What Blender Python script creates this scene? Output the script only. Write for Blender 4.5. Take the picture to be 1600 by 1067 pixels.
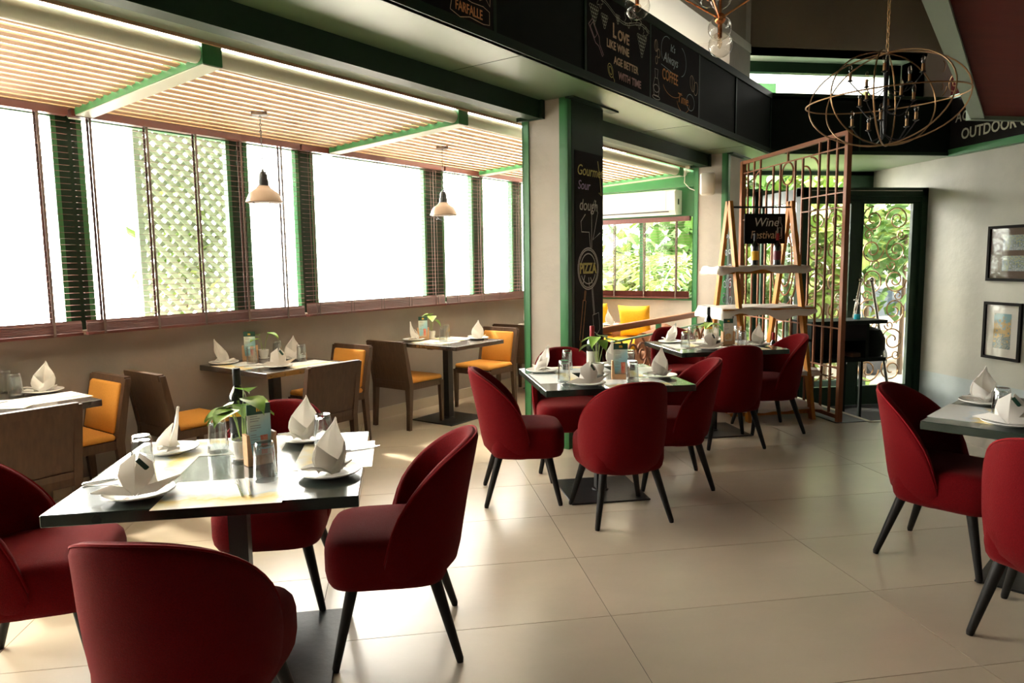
import bpy, math, random
from mathutils import Matrix, Vector
random.seed(7)
S = 2 ** -0.5
PI = math.pi
R45 = PI / 4
scene = bpy.context.scene
for o in list(bpy.data.objects):
    bpy.data.objects.remove(o)
COL = scene.collection

# ------------------------------------------------------------------ camera, world, exposure
YAW, PITCH, ROLL, CAMH = 0.159047576, -0.109036062, -0.0138443958, 1.46672
fw = Vector((math.sin(YAW) * math.cos(PITCH), math.cos(YAW) * math.cos(PITCH), math.sin(PITCH)))
rt = Vector((math.cos(YAW), -math.sin(YAW), 0)); up = rt.cross(fw)
r2 = rt * math.cos(ROLL) + up * math.sin(ROLL); u2 = -rt * math.sin(ROLL) + up * math.cos(ROLL)
cam = bpy.data.cameras.new('camera'); camo = bpy.data.objects.new('camera', cam); COL.objects.link(camo)
cam.sensor_width = 36.0; cam.lens = 1107.11 / 1600 * 36; cam.clip_start = 0.05
camo.matrix_world = Matrix(((r2.x, u2.x, -fw.x, 0), (r2.y, u2.y, -fw.y, 0), (r2.z, u2.z, -fw.z, CAMH), (0, 0, 0, 1)))
scene.camera = camo
w = bpy.data.worlds.new('world'); scene.world = w; w.use_nodes = True
wn = w.node_tree.nodes; wl = w.node_tree.links
bg = wn['Background']; bg.inputs[0].default_value = (1.0, 0.955, 0.88, 1)
# hazy white sky, brightest around the sun's side and falling off smoothly all round
tcw = wn.new('ShaderNodeTexCoord'); dt = wn.new('ShaderNodeVectorMath'); dt.operation = 'DOT_PRODUCT'
dt.inputs[1].default_value = Vector((-S * .86, S * .86, .5)).normalized(); wl.new(tcw.outputs['Generated'], dt.inputs[0])
mrw = wn.new('ShaderNodeMapRange'); mrw.inputs[1].default_value = -.2; mrw.inputs[2].default_value = 1.0; wl.new(dt.outputs['Value'], mrw.inputs[0])
pww = wn.new('ShaderNodeMath'); pww.operation = 'POWER'; pww.inputs[1].default_value = 4.0; wl.new(mrw.outputs[0], pww.inputs[0])
mdw = wn.new('ShaderNodeMath'); mdw.operation = 'MULTIPLY_ADD'; mdw.inputs[1].default_value = 34.0; mdw.inputs[2].default_value = 3.4; wl.new(pww.outputs[0], mdw.inputs[0]); wl.new(mdw.outputs[0], bg.inputs[1])
vs = scene.view_settings
vs.view_transform = 'Standard'; vs.look = 'None'; vs.exposure = 0.66; vs.gamma = 1.0; vs.use_curve_mapping = False

sun = bpy.data.lights.new('sun', 'SUN'); sun.energy = 19.0; sun.angle = math.radians(3); sun.color = (1.0, .90, .74)
suno = bpy.data.objects.new('sun', sun); COL.objects.link(suno)
sd = Vector((-S * .70, S * .70, .80)).normalized(); suno.rotation_euler = sd.to_track_quat('Z', 'Y').to_euler()

def portal(name, loc, rot, sx, sy):
    l = bpy.data.lights.new(name, 'AREA'); l.shape = 'RECTANGLE'; l.size = sx; l.size_y = sy
    l.cycles.is_portal = True
    o = bpy.data.objects.new(name, l); COL.objects.link(o)
    m = Matrix.Identity(4); z = -Vector(rot).normalized(); x = Vector((0, 0, 1)).cross(z)
    if x.length < 1e-3: x = Vector((S, S, 0))
    x.normalize(); y = z.cross(x)
    o.matrix_world = Matrix(((x.x, y.x, z.x, loc[0]), (x.y, y.y, z.y, loc[1]), (x.z, y.z, z.z, loc[2]), (0, 0, 0, 1)))
def UV(u, v, z=0.0): return Vector((u * S - v * S, u * S + v * S, z))
portal('window_portal', UV(3.1, 5.25, 1.8), UV(0, -1), 11.4, 1.5)
portal('roof_portal', UV(3.1, 4.3, 2.85), (0, 0, -1), 11.4, 1.7)
portal('clerestory_portal', UV(3.0, 3.35, 3.68), UV(0, -1), 10.5, 0.52)
portal('end_window_portal', UV(8.85, 4.1, 1.5), UV(-1, 0), 1.7, 1.1)
portal('door_portal', (5.6, 9.6, 1.15), (0, -1, 0), 2.6, 3.2)

# ------------------------------------------------------------------ materials
MATS = {}
def mat(name, col, rough=0.5, metal=0.0, col2=None, scale=4.0, bump=0.0, bscale=40.0, spec=0.5, sheen=0.0, stretch=None, objrand=0.0, coat=0.0, crough=.15, detail=4.0, emis=None):
    if name in MATS: return MATS[name]
    m = bpy.data.materials.new(name); m.use_nodes = True; MATS[name] = m
    nt = m.node_tree; N = nt.nodes; L = nt.links; b = N['Principled BSDF']
    b.inputs['Base Color'].default_value = (*col, 1); b.inputs['Roughness'].default_value = rough
    b.inputs['Metallic'].default_value = metal; b.inputs['Specular IOR Level'].default_value = spec
    b.inputs['Coat Weight'].default_value = coat; b.inputs['Coat Roughness'].default_value = crough
    if sheen: b.inputs['Sheen Weight'].default_value = sheen; b.inputs['Sheen Tint'].default_value = (1, .45, .4, 1) if col[0] > 3 * col[1] else (1, 1, 1, 1); b.inputs['Sheen Roughness'].default_value = .35
    if emis: b.inputs['Emission Color'].default_value = (*emis[0], 1); b.inputs['Emission Strength'].default_value = emis[1]
    tc = N.new('ShaderNodeTexCoord'); mp = N.new('ShaderNodeMapping'); L.new(tc.outputs['Object'], mp.inputs[0])
    if stretch: mp.inputs['Scale'].default_value = stretch
    src = None
    if col2:
        nz = N.new('ShaderNodeTexNoise'); nz.inputs['Scale'].default_value = scale; nz.inputs['Detail'].default_value = detail
        L.new(mp.outputs[0], nz.inputs['Vector'])
        rp = N.new('ShaderNodeMapRange'); rp.inputs[1].default_value = .32; rp.inputs[2].default_value = .68; L.new(nz.outputs[0], rp.inputs[0])
        mx = N.new('ShaderNodeMix'); mx.data_type = 'RGBA'; mx.inputs[6].default_value = (*col, 1); mx.inputs[7].default_value = (*col2, 1)
        L.new(rp.outputs[0], mx.inputs[0]); src = mx.outputs[2]
    if objrand:
        oi = N.new('ShaderNodeObjectInfo'); mr = N.new('ShaderNodeMapRange'); mr.inputs[3].default_value = 1 - objrand; mr.inputs[4].default_value = 1 + objrand
        L.new(oi.outputs['Random'], mr.inputs[0]); vm = N.new('ShaderNodeVectorMath'); vm.operation = 'SCALE'
        if src: L.new(src, vm.inputs[0])
        else: vm.inputs[0].default_value = col
        L.new(mr.outputs[0], vm.inputs['Scale']); src = vm.outputs[0]
    if src: L.new(src, b.inputs['Base Color'])
    if bump:
        bn = N.new('ShaderNodeTexNoise'); bn.inputs['Scale'].default_value = bscale; bn.inputs['Detail'].default_value = 5; L.new(mp.outputs[0], bn.inputs['Vector'])
        bp = N.new('ShaderNodeBump'); bp.inputs['Strength'].default_value = bump; bp.inputs['Distance'].default_value = .02
        L.new(bn.outputs[0], bp.inputs['Height']); L.new(bp.outputs[0], b.inputs['Normal'])
    return m
def glassmat(name, tint=(1, 1, 1), rough=0.0, refl=1.0):
    m = bpy.data.materials.new(name); m.use_nodes = True; MATS[name] = m
    N = m.node_tree.nodes; L = m.node_tree.links; N.remove(N['Principled BSDF']); out = N['Material Output']
    t = N.new('ShaderNodeBsdfTransparent'); t.inputs[0].default_value = (*tint, 1)
    g = N.new('ShaderNodeBsdfGlossy'); g.inputs['Roughness'].default_value = rough
    fr = N.new('ShaderNodeLayerWeight'); fr.inputs[0].default_value = .5
    pw = N.new('ShaderNodeMath'); pw.operation = 'POWER'; pw.inputs[1].default_value = 3.0; L.new(fr.outputs['Facing'], pw.inputs[0])
    mu = N.new('ShaderNodeMath'); mu.operation = 'MULTIPLY_ADD'; mu.inputs[1].default_value = .55 * refl; mu.inputs[2].default_value = .04 * refl; mu.use_clamp = True; L.new(pw.outputs[0], mu.inputs[0])
    mx = N.new('ShaderNodeMixShader'); L.new(mu.outputs[0], mx.inputs[0]); L.new(t.outputs[0], mx.inputs[1]); L.new(g.outputs[0], mx.inputs[2]); L.new(mx.outputs[0], out.inputs[0])
    return m
def translucent(name, col, trans=0.5):
    m = bpy.data.materials.new(name); m.use_nodes = True; MATS[name] = m
    N = m.node_tree.nodes; L = m.node_tree.links; N.remove(N['Principled BSDF']); out = N['Material Output']
    t = N.new('ShaderNodeBsdfTransparent'); t.inputs[0].default_value = (1, 1, 1, 1)
    g = N.new('ShaderNodeBsdfTranslucent'); g.inputs[0].default_value = (*col, 1)
    mx = N.new('ShaderNodeMixShader'); mx.inputs[0].default_value = 1 - trans
    L.new(t.outputs[0], mx.inputs[1]); L.new(g.outputs[0], mx.inputs[2]); L.new(mx.outputs[0], out.inputs[0])
    return m

M = dict(
 tile=mat('floor_tile', (.52, .435, .325), .30, col2=(.45, .38, .285), scale=1.6, bump=.03, bscale=9, objrand=.035, spec=.6, stretch=(1, 1.8, 1), coat=.45, crough=.22),
 grout=mat('grout', (.06, .05, .04), .8),
 rear_dark=mat('dark_rear_wall', (.07, .06, .05), .7, col2=(.055, .047, .04), scale=2),
 plaster_low=mat('brown_plaster', (.30, .255, .21), .75, col2=(.25, .21, .175), scale=2.2, bump=.12, bscale=14),
 plaster=mat('grey_plaster', (.52, .47, .40), .78, col2=(.43, .39, .33), scale=2.6, bump=.25, bscale=16),
 plaster_r=mat('wall_plaster', (.45, .43, .36), .55, col2=(.36, .345, .29), scale=1.8, bump=.2, bscale=12),
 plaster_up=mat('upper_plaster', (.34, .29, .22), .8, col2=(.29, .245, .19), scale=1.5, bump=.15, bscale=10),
 white_pl=mat('white_plaster', (.78, .74, .66), .7, bump=.08, bscale=10),
 band=mat('blue_grey_paint', (.40, .45, .44), .5, col2=(.34, .38, .37), scale=3, bump=.08, bscale=10),
 soffit=mat('soffit_gloss_green', (.10, .19, .075), .45, col2=(.085, .16, .065), scale=.8, bump=.06, bscale=1.3, spec=1.0, coat=1.0, crough=.40),
 dgreen=mat('dark_green_paint', (.010, .034, .016), .45, spec=.3, col2=(.009, .03, .014), scale=6),
 green=mat('green_paint', (.045, .21, .07), .35, col2=(.04, .18, .06), scale=5),
 ggreen=mat('grey_green_paint', (.20, .26, .19), .4, bump=.05, bscale=12),
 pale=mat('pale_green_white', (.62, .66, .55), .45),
 black_panel=mat('black_green_panel', (.004, .009, .006), .6, spec=.15),
 board=mat('chalkboard', (.009, .008, .008), .7, col2=(.014, .012, .012), scale=5, spec=.15),
 slat=mat('tan_slat', (.50, .32, .18), .6, col2=(.44, .27, .15), scale=3, stretch=(.3, 6, 6), objrand=.05),
 blind=mat('mahogany_blind', (.115, .028, .02), .35, col2=(.085, .02, .015), scale=4, stretch=(.3, 8, 8)),
 blind_tape=mat('blind_tape', (.11, .07, .055), .7),
 red=mat('red_velvet', (.14, .0022, .0042), .85, col2=(.10, .0016, .003), scale=220, bump=.35, bscale=420, sheen=.12, spec=.08, objrand=.04),
 redpipe=mat('red_piping', (.20, .005, .008), .8, sheen=.15, spec=.1),
 legblack=mat('black_stained_wood', (.010, .009, .008), .5, spec=.25, bump=.05, bscale=30),
 top=mat('black_green_stained_tabletop', (.016, .026, .020), .2, col2=(.028, .042, .034), scale=9, stretch=(1, 12, 1), bump=.02, bscale=25, spec=.5, coat=.5, crough=.10),
 topw=mat('dark_wood_tabletop', (.030, .022, .018), .24, col2=(.045, .033, .026), scale=8, stretch=(12, 1, 1), bump=.02, bscale=25, coat=.9, crough=.15),
 iron=mat('black_iron', (.015, .015, .016), .38, metal=.3, bump=.05, bscale=40),
 wood=mat('brown_wood', (.095, .054, .031), .48, spec=.3, col2=(.070, .039, .023), scale=7, stretch=(8, 8, 1), bump=.04, bscale=30),
 amber=mat('amber_fabric', (.66, .30, .055), .75, col2=(.58, .25, .04), scale=160, bump=.2, bscale=300, spec=.2),
 pine=mat('honey_pine', (.44, .18, .024), .55, spec=.2, col2=(.36, .135, .017), scale=6, stretch=(8, 8, 1), bump=.04, bscale=30),
 oak=mat('handrail_wood', (.36, .12, .035), .45, spec=.25, col2=(.33, .12, .04), scale=5, stretch=(1, 9, 9)),
 copper=mat('copper_paint', (.20, .075, .032), .5, metal=.1, spec=.25),
 copperb=mat('bright_copper', (.80, .30, .12), .22, metal=.95),
 brass=mat('aged_brass', (.36, .21, .10), .38, metal=.85),
 steel=mat('brushed_steel', (.62, .58, .52), .25, metal=1.0),
 cutlery=mat('cutlery_steel', (.75, .74, .72), .18, metal=1.0),
 white=mat('white_china', (.82, .80, .76), .18, coat=.4),
 linen=mat('white_linen', (.80, .77, .72), .85, bump=.12, bscale=180, spec=.2),
 plastic=mat('white_plastic', (.85, .81, .70), .4),
 ac=mat('ac_plastic', (.80, .79, .74), .35),
 speaker=mat('cream_speaker', (.72, .67, .56), .6, bump=.1, bscale=300),
 shade=mat('lamp_shade_metal', (.33, .23, .16), .45, metal=.35, col2=(.28, .19, .13), scale=6),
 darkmetal=mat('dark_socket', (.06, .06, .06), .35, metal=.6),
 leaf=mat('leaf_green', (.20, .42, .05), .4, col2=(.36, .52, .12), scale=22, spec=.5),
 leafy=mat('garden_leaf', (.13, .24, .04), .5, col2=(.32, .38, .10), scale=3, objrand=.2),
 leafd=mat('garden_leaf_dark', (.05, .13, .03), .45, col2=(.12, .24, .05), scale=3, objrand=.2),
 stem=mat('stem_green', (.28, .38, .10), .5),
 soil=mat('potting_soil', (.025, .014, .008), .9, bump=.6, bscale=120),
 block=mat('light_wood_block', (.62, .36, .18), .5, col2=(.54, .30, .14), scale=9, stretch=(1, 1, 9)),
 header=mat('menu_green', (.015, .07, .045), .45),
 gold=mat('menu_gold', (.75, .42, .05), .45),
 cream=mat('cream_paper', (.78, .74, .66), .7),
 ink=mat('grey_ink', (.30, .32, .32), .8),
 drink=mat('red_drink_print', (.62, .06, .04), .6, col2=(.75, .35, .22), scale=60),
 burger=mat('food_print', (.65, .30, .06), .6, col2=(.80, .66, .42), scale=50),
 bottle=mat('black_bottle_glass', (.006, .010, .006), .08, spec=.8, coat=.5),
 foil_r=mat('red_foil', (.30, .015, .02), .35, metal=.3),
 foil_k=mat('black_foil', (.02, .02, .022), .3, metal=.3),
 lab_w=mat('wine_label_white', (.62, .60, .52), .6),
 lab_y=mat('orange_yellow_band', (.85, .42, .02), .5),
 lab_r=mat('dark_red_label', (.16, .02, .03), .5),
 carpet=mat('black_carpet', (.008, .008, .008), .9, bump=.3, bscale=200),
 darkstone=mat('slate_strip', (.065, .07, .08), .5, col2=(.05, .055, .062), scale=8),
 trimlight=mat('pale_metal_trim', (.55, .50, .40), .4, metal=.4),
 yellow=mat('yellow_cushion_fabric', (.85, .50, .02), .8, col2=(.78, .43, .015), scale=60, bump=.2, bscale=200),
 leather=mat('tan_leather', (.30, .125, .06), .42, col2=(.24, .10, .045), scale=8, bump=.08, bscale=60),
 redpanel=mat('dark_red_canopy', (.105, .012, .009), .8, col2=(.088, .010, .008), scale=2, stretch=(1, 5, 1), spec=.15),
 frameblk=mat('black_picture_frame', (.010, .008, .007), .75, spec=.15),
 matbrown=mat('brown_mount', (.13, .085, .055), .8),
 bluegreen=mat('sanitizer_blue', (.02, .45, .60), .1, coat=.5),
 outground=mat('outside_paving', (.62, .60, .55), .8, col2=(.52, .50, .45), scale=2),
 outwall=mat('outside_pale_wall', (.75, .72, .66), .8, bump=.05, bscale=6),
 redsign=mat('red_notice', (.50, .02, .02), .5),
 bark=mat('bark', (.12, .08, .05), .9, bump=.4, bscale=20),
)
for nm, c in dict(chalk_w=(.85, .82, .74), chalk_y=(.90, .80, .28), chalk_o=(.90, .42, .18), chalk_p=(.70, .45, .45), chalk_b=(.55, .66, .70), chalk_t=(.88, .66, .44), chalk_g=(.62, .64, .50), chalk_l=(.62, .48, .74)).items():
    M[nm] = mat(nm, c, .9, col2=tuple(k * .72 for k in c), scale=90)
M['glass'] = glassmat('window_glass', (.98, .99, .98), 0.0, .8)
M['tumbler'] = glassmat('tumbler_glass', (.92, .94, .94), .05, 2.8)
M['picture_glass'] = glassmat('picture_glass', (.97, .97, .97), .05, .35)
M['globe'] = glassmat('globe_glass', (.95, .93, .90), .01, 1.2)
M['bulb'] = glassmat('bulb_glass', (.95, .88, .78), .02, 1.5)
M['roof'] = translucent('polycarbonate_roof', (.96, .93, .86), .15)
def linen_material():
    m = bpy.data.materials.new('napkin_linen'); m.use_nodes = True
    N = m.node_tree.nodes; L = m.node_tree.links; b = N['Principled BSDF']; b.inputs['Base Color'].default_value = (.84, .82, .78, 1); b.inputs['Roughness'].default_value = .9
    t = N.new('ShaderNodeBsdfTranslucent'); t.inputs[0].default_value = (.86, .82, .76, 1)
    nz = N.new('ShaderNodeTexNoise'); nz.inputs['Scale'].default_value = 160; bp = N.new('ShaderNodeBump'); bp.inputs['Strength'].default_value = .12; L.new(nz.outputs[0], bp.inputs['Height']); L.new(bp.outputs[0], b.inputs['Normal'])
    mx = N.new('ShaderNodeMixShader'); mx.inputs[0].default_value = .42; L.new(b.outputs[0], mx.inputs[1]); L.new(t.outputs[0], mx.inputs[2]); L.new(mx.outputs[0], N['Material Output'].inputs[0]); return m
M['linen'] = linen_material()

def placemat_material():
    m = bpy.data.materials.new('placemat_print'); m.use_nodes = True
    N = m.node_tree.nodes; L = m.node_tree.links; b = N['Principled BSDF']; b.inputs['Roughness'].default_value = .35
    tc = N.new('ShaderNodeTexCoord'); sp = N.new('ShaderNodeSeparateXYZ'); L.new(tc.outputs['Object'], sp.inputs[0])
    nz = N.new('ShaderNodeTexNoise'); nz.inputs['Scale'].default_value = 14; nz.inputs['Detail'].default_value = 6; L.new(tc.outputs['Object'], nz.inputs[0])
    ad = N.new('ShaderNodeMath'); ad.operation = 'MULTIPLY_ADD'; ad.inputs[1].default_value = .16; L.new(nz.outputs[0], ad.inputs[0]); L.new(sp.outputs[1], ad.inputs[2])
    cr = N.new('ShaderNodeValToRGB'); e = cr.color_ramp.elements
    mr = N.new('ShaderNodeMapRange'); mr.inputs[1].default_value = -.06; mr.inputs[2].default_value = .22; L.new(ad.outputs[0], mr.inputs[0]); L.new(mr.outputs[0], cr.inputs[0])
    e[0].position = 0; e[0].color = (.82, .79, .70, 1); e[1].position = 1; e[1].color = (.80, .78, .74, 1)
    for p, c in ((.16, (.82, .70, .40, 1)), (.26, (.80, .60, .16, 1)), (.34, (.80, .72, .50, 1)), (.40, (.62, .66, .66, 1)), (.46, (.70, .78, .82, 1)), (.56, (.82, .83, .82, 1))):
        k = e.new(p); k.color = c
    L.new(cr.outputs[0], b.inputs['Base Color']); return m
M['placemat'] = placemat_material()
def menu_material():
    m = bpy.data.materials.new('menu_print'); m.use_nodes = True
    N = m.node_tree.nodes; L = m.node_tree.links; b = N['Principled BSDF']; b.inputs['Roughness'].default_value = .45
    tc = N.new('ShaderNodeTexCoord'); sp = N.new('ShaderNodeSeparateXYZ'); L.new(tc.outputs['Object'], sp.inputs[0])
    ad = N.new('ShaderNodeMath'); ad.operation = 'MULTIPLY_ADD'; ad.inputs[1].default_value = -.9; L.new(sp.outputs[0], ad.inputs[0]); L.new(sp.outputs[2], ad.inputs[2])
    mr = N.new('ShaderNodeMapRange'); mr.inputs[1].default_value = .02; mr.inputs[2].default_value = .24; L.new(ad.outputs[0], mr.inputs[0])
    cr = N.new('ShaderNodeValToRGB'); e = cr.color_ramp.elements; L.new(mr.outputs[0], cr.inputs[0])
    e[0].position = 0; e[0].color = (.62, .50, .36, 1); e[1].position = 1; e[1].color = (.80, .78, .66, 1)
    for p, c in ((.25, (.30, .62, .70, 1)), (.5, (.45, .72, .74, 1)), (.7, (.74, .80, .70, 1))):
        k = e.new(p); k.color = c
    L.new(cr.outputs[0], b.inputs['Base Color']); return m
M['menu'] = menu_material()
def picture_material(name, ramp, sc):
    m = bpy.data.materials.new(name); m.use_nodes = True
    N = m.node_tree.nodes; L = m.node_tree.links; b = N['Principled BSDF']; b.inputs['Roughness'].default_value = .4
    tc = N.new('ShaderNodeTexCoord'); sp = N.new('ShaderNodeSeparateXYZ'); L.new(tc.outputs['Object'], sp.inputs[0])
    nz = N.new('ShaderNodeTexVoronoi'); nz.inputs['Scale'].default_value = sc; L.new(tc.outputs['Object'], nz.inputs['Vector'])
    ad = N.new('ShaderNodeMath'); ad.operation = 'MULTIPLY_ADD'; ad.inputs[1].default_value = .35; L.new(nz.outputs['Distance'], ad.inputs[0]); L.new(sp.outputs[1], ad.inputs[2])
    mr = N.new('ShaderNodeMapRange'); mr.inputs[1].default_value = -.12; mr.inputs[2].default_value = .34; L.new(ad.outputs[0], mr.inputs[0])
    cr = N.new('ShaderNodeValToRGB'); e = cr.color_ramp.elements; L.new(mr.outputs[0], cr.inputs[0])
    e[0].position = 0; e[0].color = (*ramp[0], 1); e[1].position = 1; e[1].color = (*ramp[-1], 1)
    for i, c in enumerate(ramp[1:-1]):
        k = e.new((i + 1) / (len(ramp) - 1)); k.color = (*c, 1)
    L.new(cr.outputs[0], b.inputs['Base Color']); return m
M['pic_a'] = picture_material('building_photo', [(.10, .20, .22), (.45, .42, .30), (.14, .24, .26), (.62, .42, .16), (.55, .38, .16), (.25, .42, .46)], 26)
M['pic_b'] = picture_material('street_photo', [(.45, .26, .05), (.10, .12, .13), (.50, .52, .50), (.14, .20, .24), (.42, .42, .24), (.16, .26, .32)], 34)

# ------------------------------------------------------------------ mesh builder
class MB:
    def __init__(s): s.v = []; s.f = []
    def add(s, vs, fs, T=None):
        b = len(s.v)
        for p in vs:
            p = Vector(p)
            s.v.append(T @ p if T else p)
        for f in fs: s.f.append([b + i for i in f])
        return s
    def box(s, x0, x1, y0, y1, z0, z1, T=None, bev=0.0):
        if bev > 0:
            b = bev; X = (x0, x1); Y = (y0, y1)
            def ring(i, z): return [(x0 + i, y0 + b, z), (x0 + b, y0 + i, z), (x1 - b, y0 + i, z), (x1 - i, y0 + b, z), (x1 - i, y1 - b, z), (x1 - b, y1 - i, z), (x0 + b, y1 - i, z), (x0 + i, y1 - b, z)]
            def rg(ins, z):
                c = [(x0 + ins, y0 + b + 0 * ins), (x0 + b, y0 + ins), (x1 - b, y0 + ins), (x1 - ins, y0 + b), (x1 - ins, y1 - b), (x1 - b, y1 - ins), (x0 + b, y1 - ins), (x0 + ins, y1 - b)]
                return [(a, d, z) for a, d in c]
            rings = [rg(b * .9, z0), rg(0, z0 + b), rg(0, z1 - b), rg(b * .9, z1)]
            vs = [p for r in rings for p in r]; fs = []
            for k in range(3):
                for i in range(8):
                    j = (i + 1) % 8; fs.append([k * 8 + i, k * 8 + j, k * 8 + 8 + j, k * 8 + 8 + i])
            fs.append(list(range(7, -1, -1))); fs.append([24 + i for i in range(8)])
            return s.add(vs, fs, T)
        vs = [(x, y, z) for z in (z0, z1) for x, y in ((x0, y0), (x1, y0), (x1, y1), (x0, y1))]
        return s.add(vs, [[3, 2, 1, 0], [4, 5, 6, 7], [0, 1, 5, 4], [1, 2, 6, 5], [2, 3, 7, 6], [3, 0, 4, 7]], T)
    def hexa(s, bot, top, T=None):
        return s.add(list(bot) + list(top), [[3, 2, 1, 0], [4, 5, 6, 7], [0, 1, 5, 4], [1, 2, 6, 5], [2, 3, 7, 6], [3, 0, 4, 7]], T)
    def prism(s, poly, z0, z1, T=None):
        n = len(poly); vs = [(x, y, z0) for x, y in poly] + [(x, y, z1) for x, y in poly]
        fs = [list(range(n - 1, -1, -1)), [n + i for i in range(n)]] + [[i, (i + 1) % n, n + (i + 1) % n, n + i] for i in range(n)]
        return s.add(vs, fs, T)
    def lathe(s, prof, n=20, T=None, rib=0.0, nr=0):
        vs = []; fs = []
        for r, z in prof:
            for i in range(n):
                a = 2 * PI * i / n; rr = r * (1 + (rib * math.cos(nr * a) if nr else 0)); vs.append((rr * math.cos(a), rr * math.sin(a), z))
        for k in range(len(prof) - 1):
            for i in range(n):
                j = (i + 1) % n; fs.append([k * n + i, k * n + j, k * n + n + j, k * n + n + i])
        if prof[0][0] > 1e-5: fs.append(list(range(n - 1, -1, -1)))
        if prof[-1][0] > 1e-5: fs.append([(len(prof) - 1) * n + i for i in range(n)])
        return s.add(vs, fs, T)
    def cone(s, p0, p1, r0, r1, n=10):
        return s.tube([p0, p1], [r0, r1], n)
    def tube(s, pts, r, n=6, closed=False, T=None, flat=None):
        pts = [Vector(p) for p in pts]; m = len(pts); rs = r if isinstance(r, (list, tuple)) else [r] * m
        vs = []; fs = []; ref = None
        for i, p in enumerate(pts):
            a = pts[(i - 1) % m] if (closed or i > 0) else p; b = pts[(i + 1) % m] if (closed or i < m - 1) else p
            t = (b - a).normalized() if (b - a).length > 1e-9 else Vector((0, 0, 1))
            if flat is not None:
                x = Vector(flat).cross(t); x = x.normalized() if x.length > 1e-6 else Vector((1, 0, 0)); y = Vector(flat).normalized()
            else:
                if ref is None:
                    ref = Vector((0, 0, 1)) if abs(t.z) < .9 else Vector((1, 0, 0))
                x = ref.cross(t); x = x.normalized() if x.length > 1e-4 else Vector((1, 0, 0)).cross(t).normalized(); y = t.cross(x); ref = y
            for k in range(n):
                c = 2 * PI * (k + .5) / n; vs.append(p + x * math.cos(c) * rs[i] + y * math.sin(c) * rs[i])
        segs = m if closed else m - 1
        for i in range(segs):
            i2 = (i + 1) % m
            for k in range(n):
                k2 = (k + 1) % n; fs.append([i * n + k, i * n + k2, i2 * n + k2, i2 * n + k])
        if not closed: fs.append(list(range(n - 1, -1, -1))); fs.append([(m - 1) * n + k for k in range(n)])
        return s.add(vs, fs, T)
    def ribbon(s, pts, wdt, z=0.002, closed=False, T=None):
        """flat chalk line in the local xy plane, slightly proud"""
        m = len(pts); L = []; R = []
        for i in range(m):
            a = Vector(pts[(i - 1) % m] if (closed or i > 0) else pts[i]); b = Vector(pts[(i + 1) % m] if (closed or i < m - 1) else pts[i])
            d = (b - a); d = d.normalized() if d.length > 1e-9 else Vector((1, 0)); nrm = Vector((-d.y, d.x)) * wdt / 2
            p = Vector(pts[i]); L.append((p.x + nrm.x, p.y + nrm.y, z)); R.append((p.x - nrm.x, p.y - nrm.y, z))
        fs = []; n = m if closed else m - 1
        for i in range(n):
            j = (i + 1) % m; fs.append([i, m + i, m + j, j])
        return s.add(L + R, fs, T)
    def sphere(s, c, r, n=16, k=10, T=None, sc=(1, 1, 1)):
        vs = []; fs = []
        for j in range(k + 1):
            ph = PI * j / k
            for i in range(n):
                a = 2 * PI * i / n; vs.append((c[0] + sc[0] * r * math.sin(ph) * math.cos(a), c[1] + sc[1] * r * math.sin(ph) * math.sin(a), c[2] - sc[2] * r * math.cos(ph)))
        for j in range(k):
            for i in range(n):
                i2 = (i + 1) % n; fs.append([j * n + i, j * n + i2, j * n + n + i2, j * n + n + i])
        return s.add(vs, fs, T)
    def mesh(s, name, m, smooth=None):
        me = bpy.data.meshes.new(name); me.from_pydata([tuple(p) for p in s.v], [], s.f)
        if smooth is not None:
            me.shade_smooth(); me.set_sharp_from_angle(angle=math.radians(smooth))
        me.materials.append(m); me.validate(); me.update(); return me

def obj(name, mb, m, parent=None, smooth=None, loc=None, rotz=None):
    me = mb if isinstance(mb, bpy.types.Mesh) else mb.mesh(name, m, smooth)
    o = bpy.data.objects.new(name, me); COL.objects.link(o)
    if parent is not None: o.parent = parent
    if loc is not None: o.location = loc
    if rotz is not None: o.rotation_euler = (0, 0, rotz)
    return o
def tag(o, label=None, cat=None, group=None, kind=None):
    if label: o['label'] = label
    if cat: o['category'] = cat
    if group: o['group'] = group
    if kind: o['kind'] = kind
    return o
def thing(name, label, cat, loc=(0, 0, 0), rotz=0.0, group=None, kind=None):
    o = bpy.data.objects.new(name, None); COL.objects.link(o); o.location = loc; o.rotation_euler = (0, 0, rotz); o.empty_display_size = .1
    return tag(o, label, cat, group, kind)
def struct(name, mb, m, label=None, cat=None, uv=False, parent=None, smooth=None):
    o = obj(name, mb, m, parent, smooth)
    if uv: o.rotation_euler = (0, 0, R45)
    o['kind'] = 'structure'
    if parent is None: tag(o, label or name.replace('_', ' '), cat or name.split('_')[0])
    return o
def frame_root(o, origin, xax, nrm=None):
    x = Vector(xax).normalized(); y = Vector((0, 0, 1)); z = x.cross(y)
    o.matrix_world = Matrix(((x.x, y.x, z.x, origin[0]), (x.y, y.y, z.y, origin[1]), (x.z, y.z, z.z, origin[2]), (0, 0, 0, 1)))
    return o
def dup(root, loc, rotz, label=None, group=None):
    r = root.copy(); COL.objects.link(r); r.location = loc; r.rotation_euler = (0, 0, rotz)
    if label: r['label'] = label
    if group: r['group'] = group
    for ch in list(root.children):
        c = ch.copy(); COL.objects.link(c); c.parent = r
        for g in list(ch.children):
            d = g.copy(); COL.objects.link(d); d.parent = c
    return r
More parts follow.
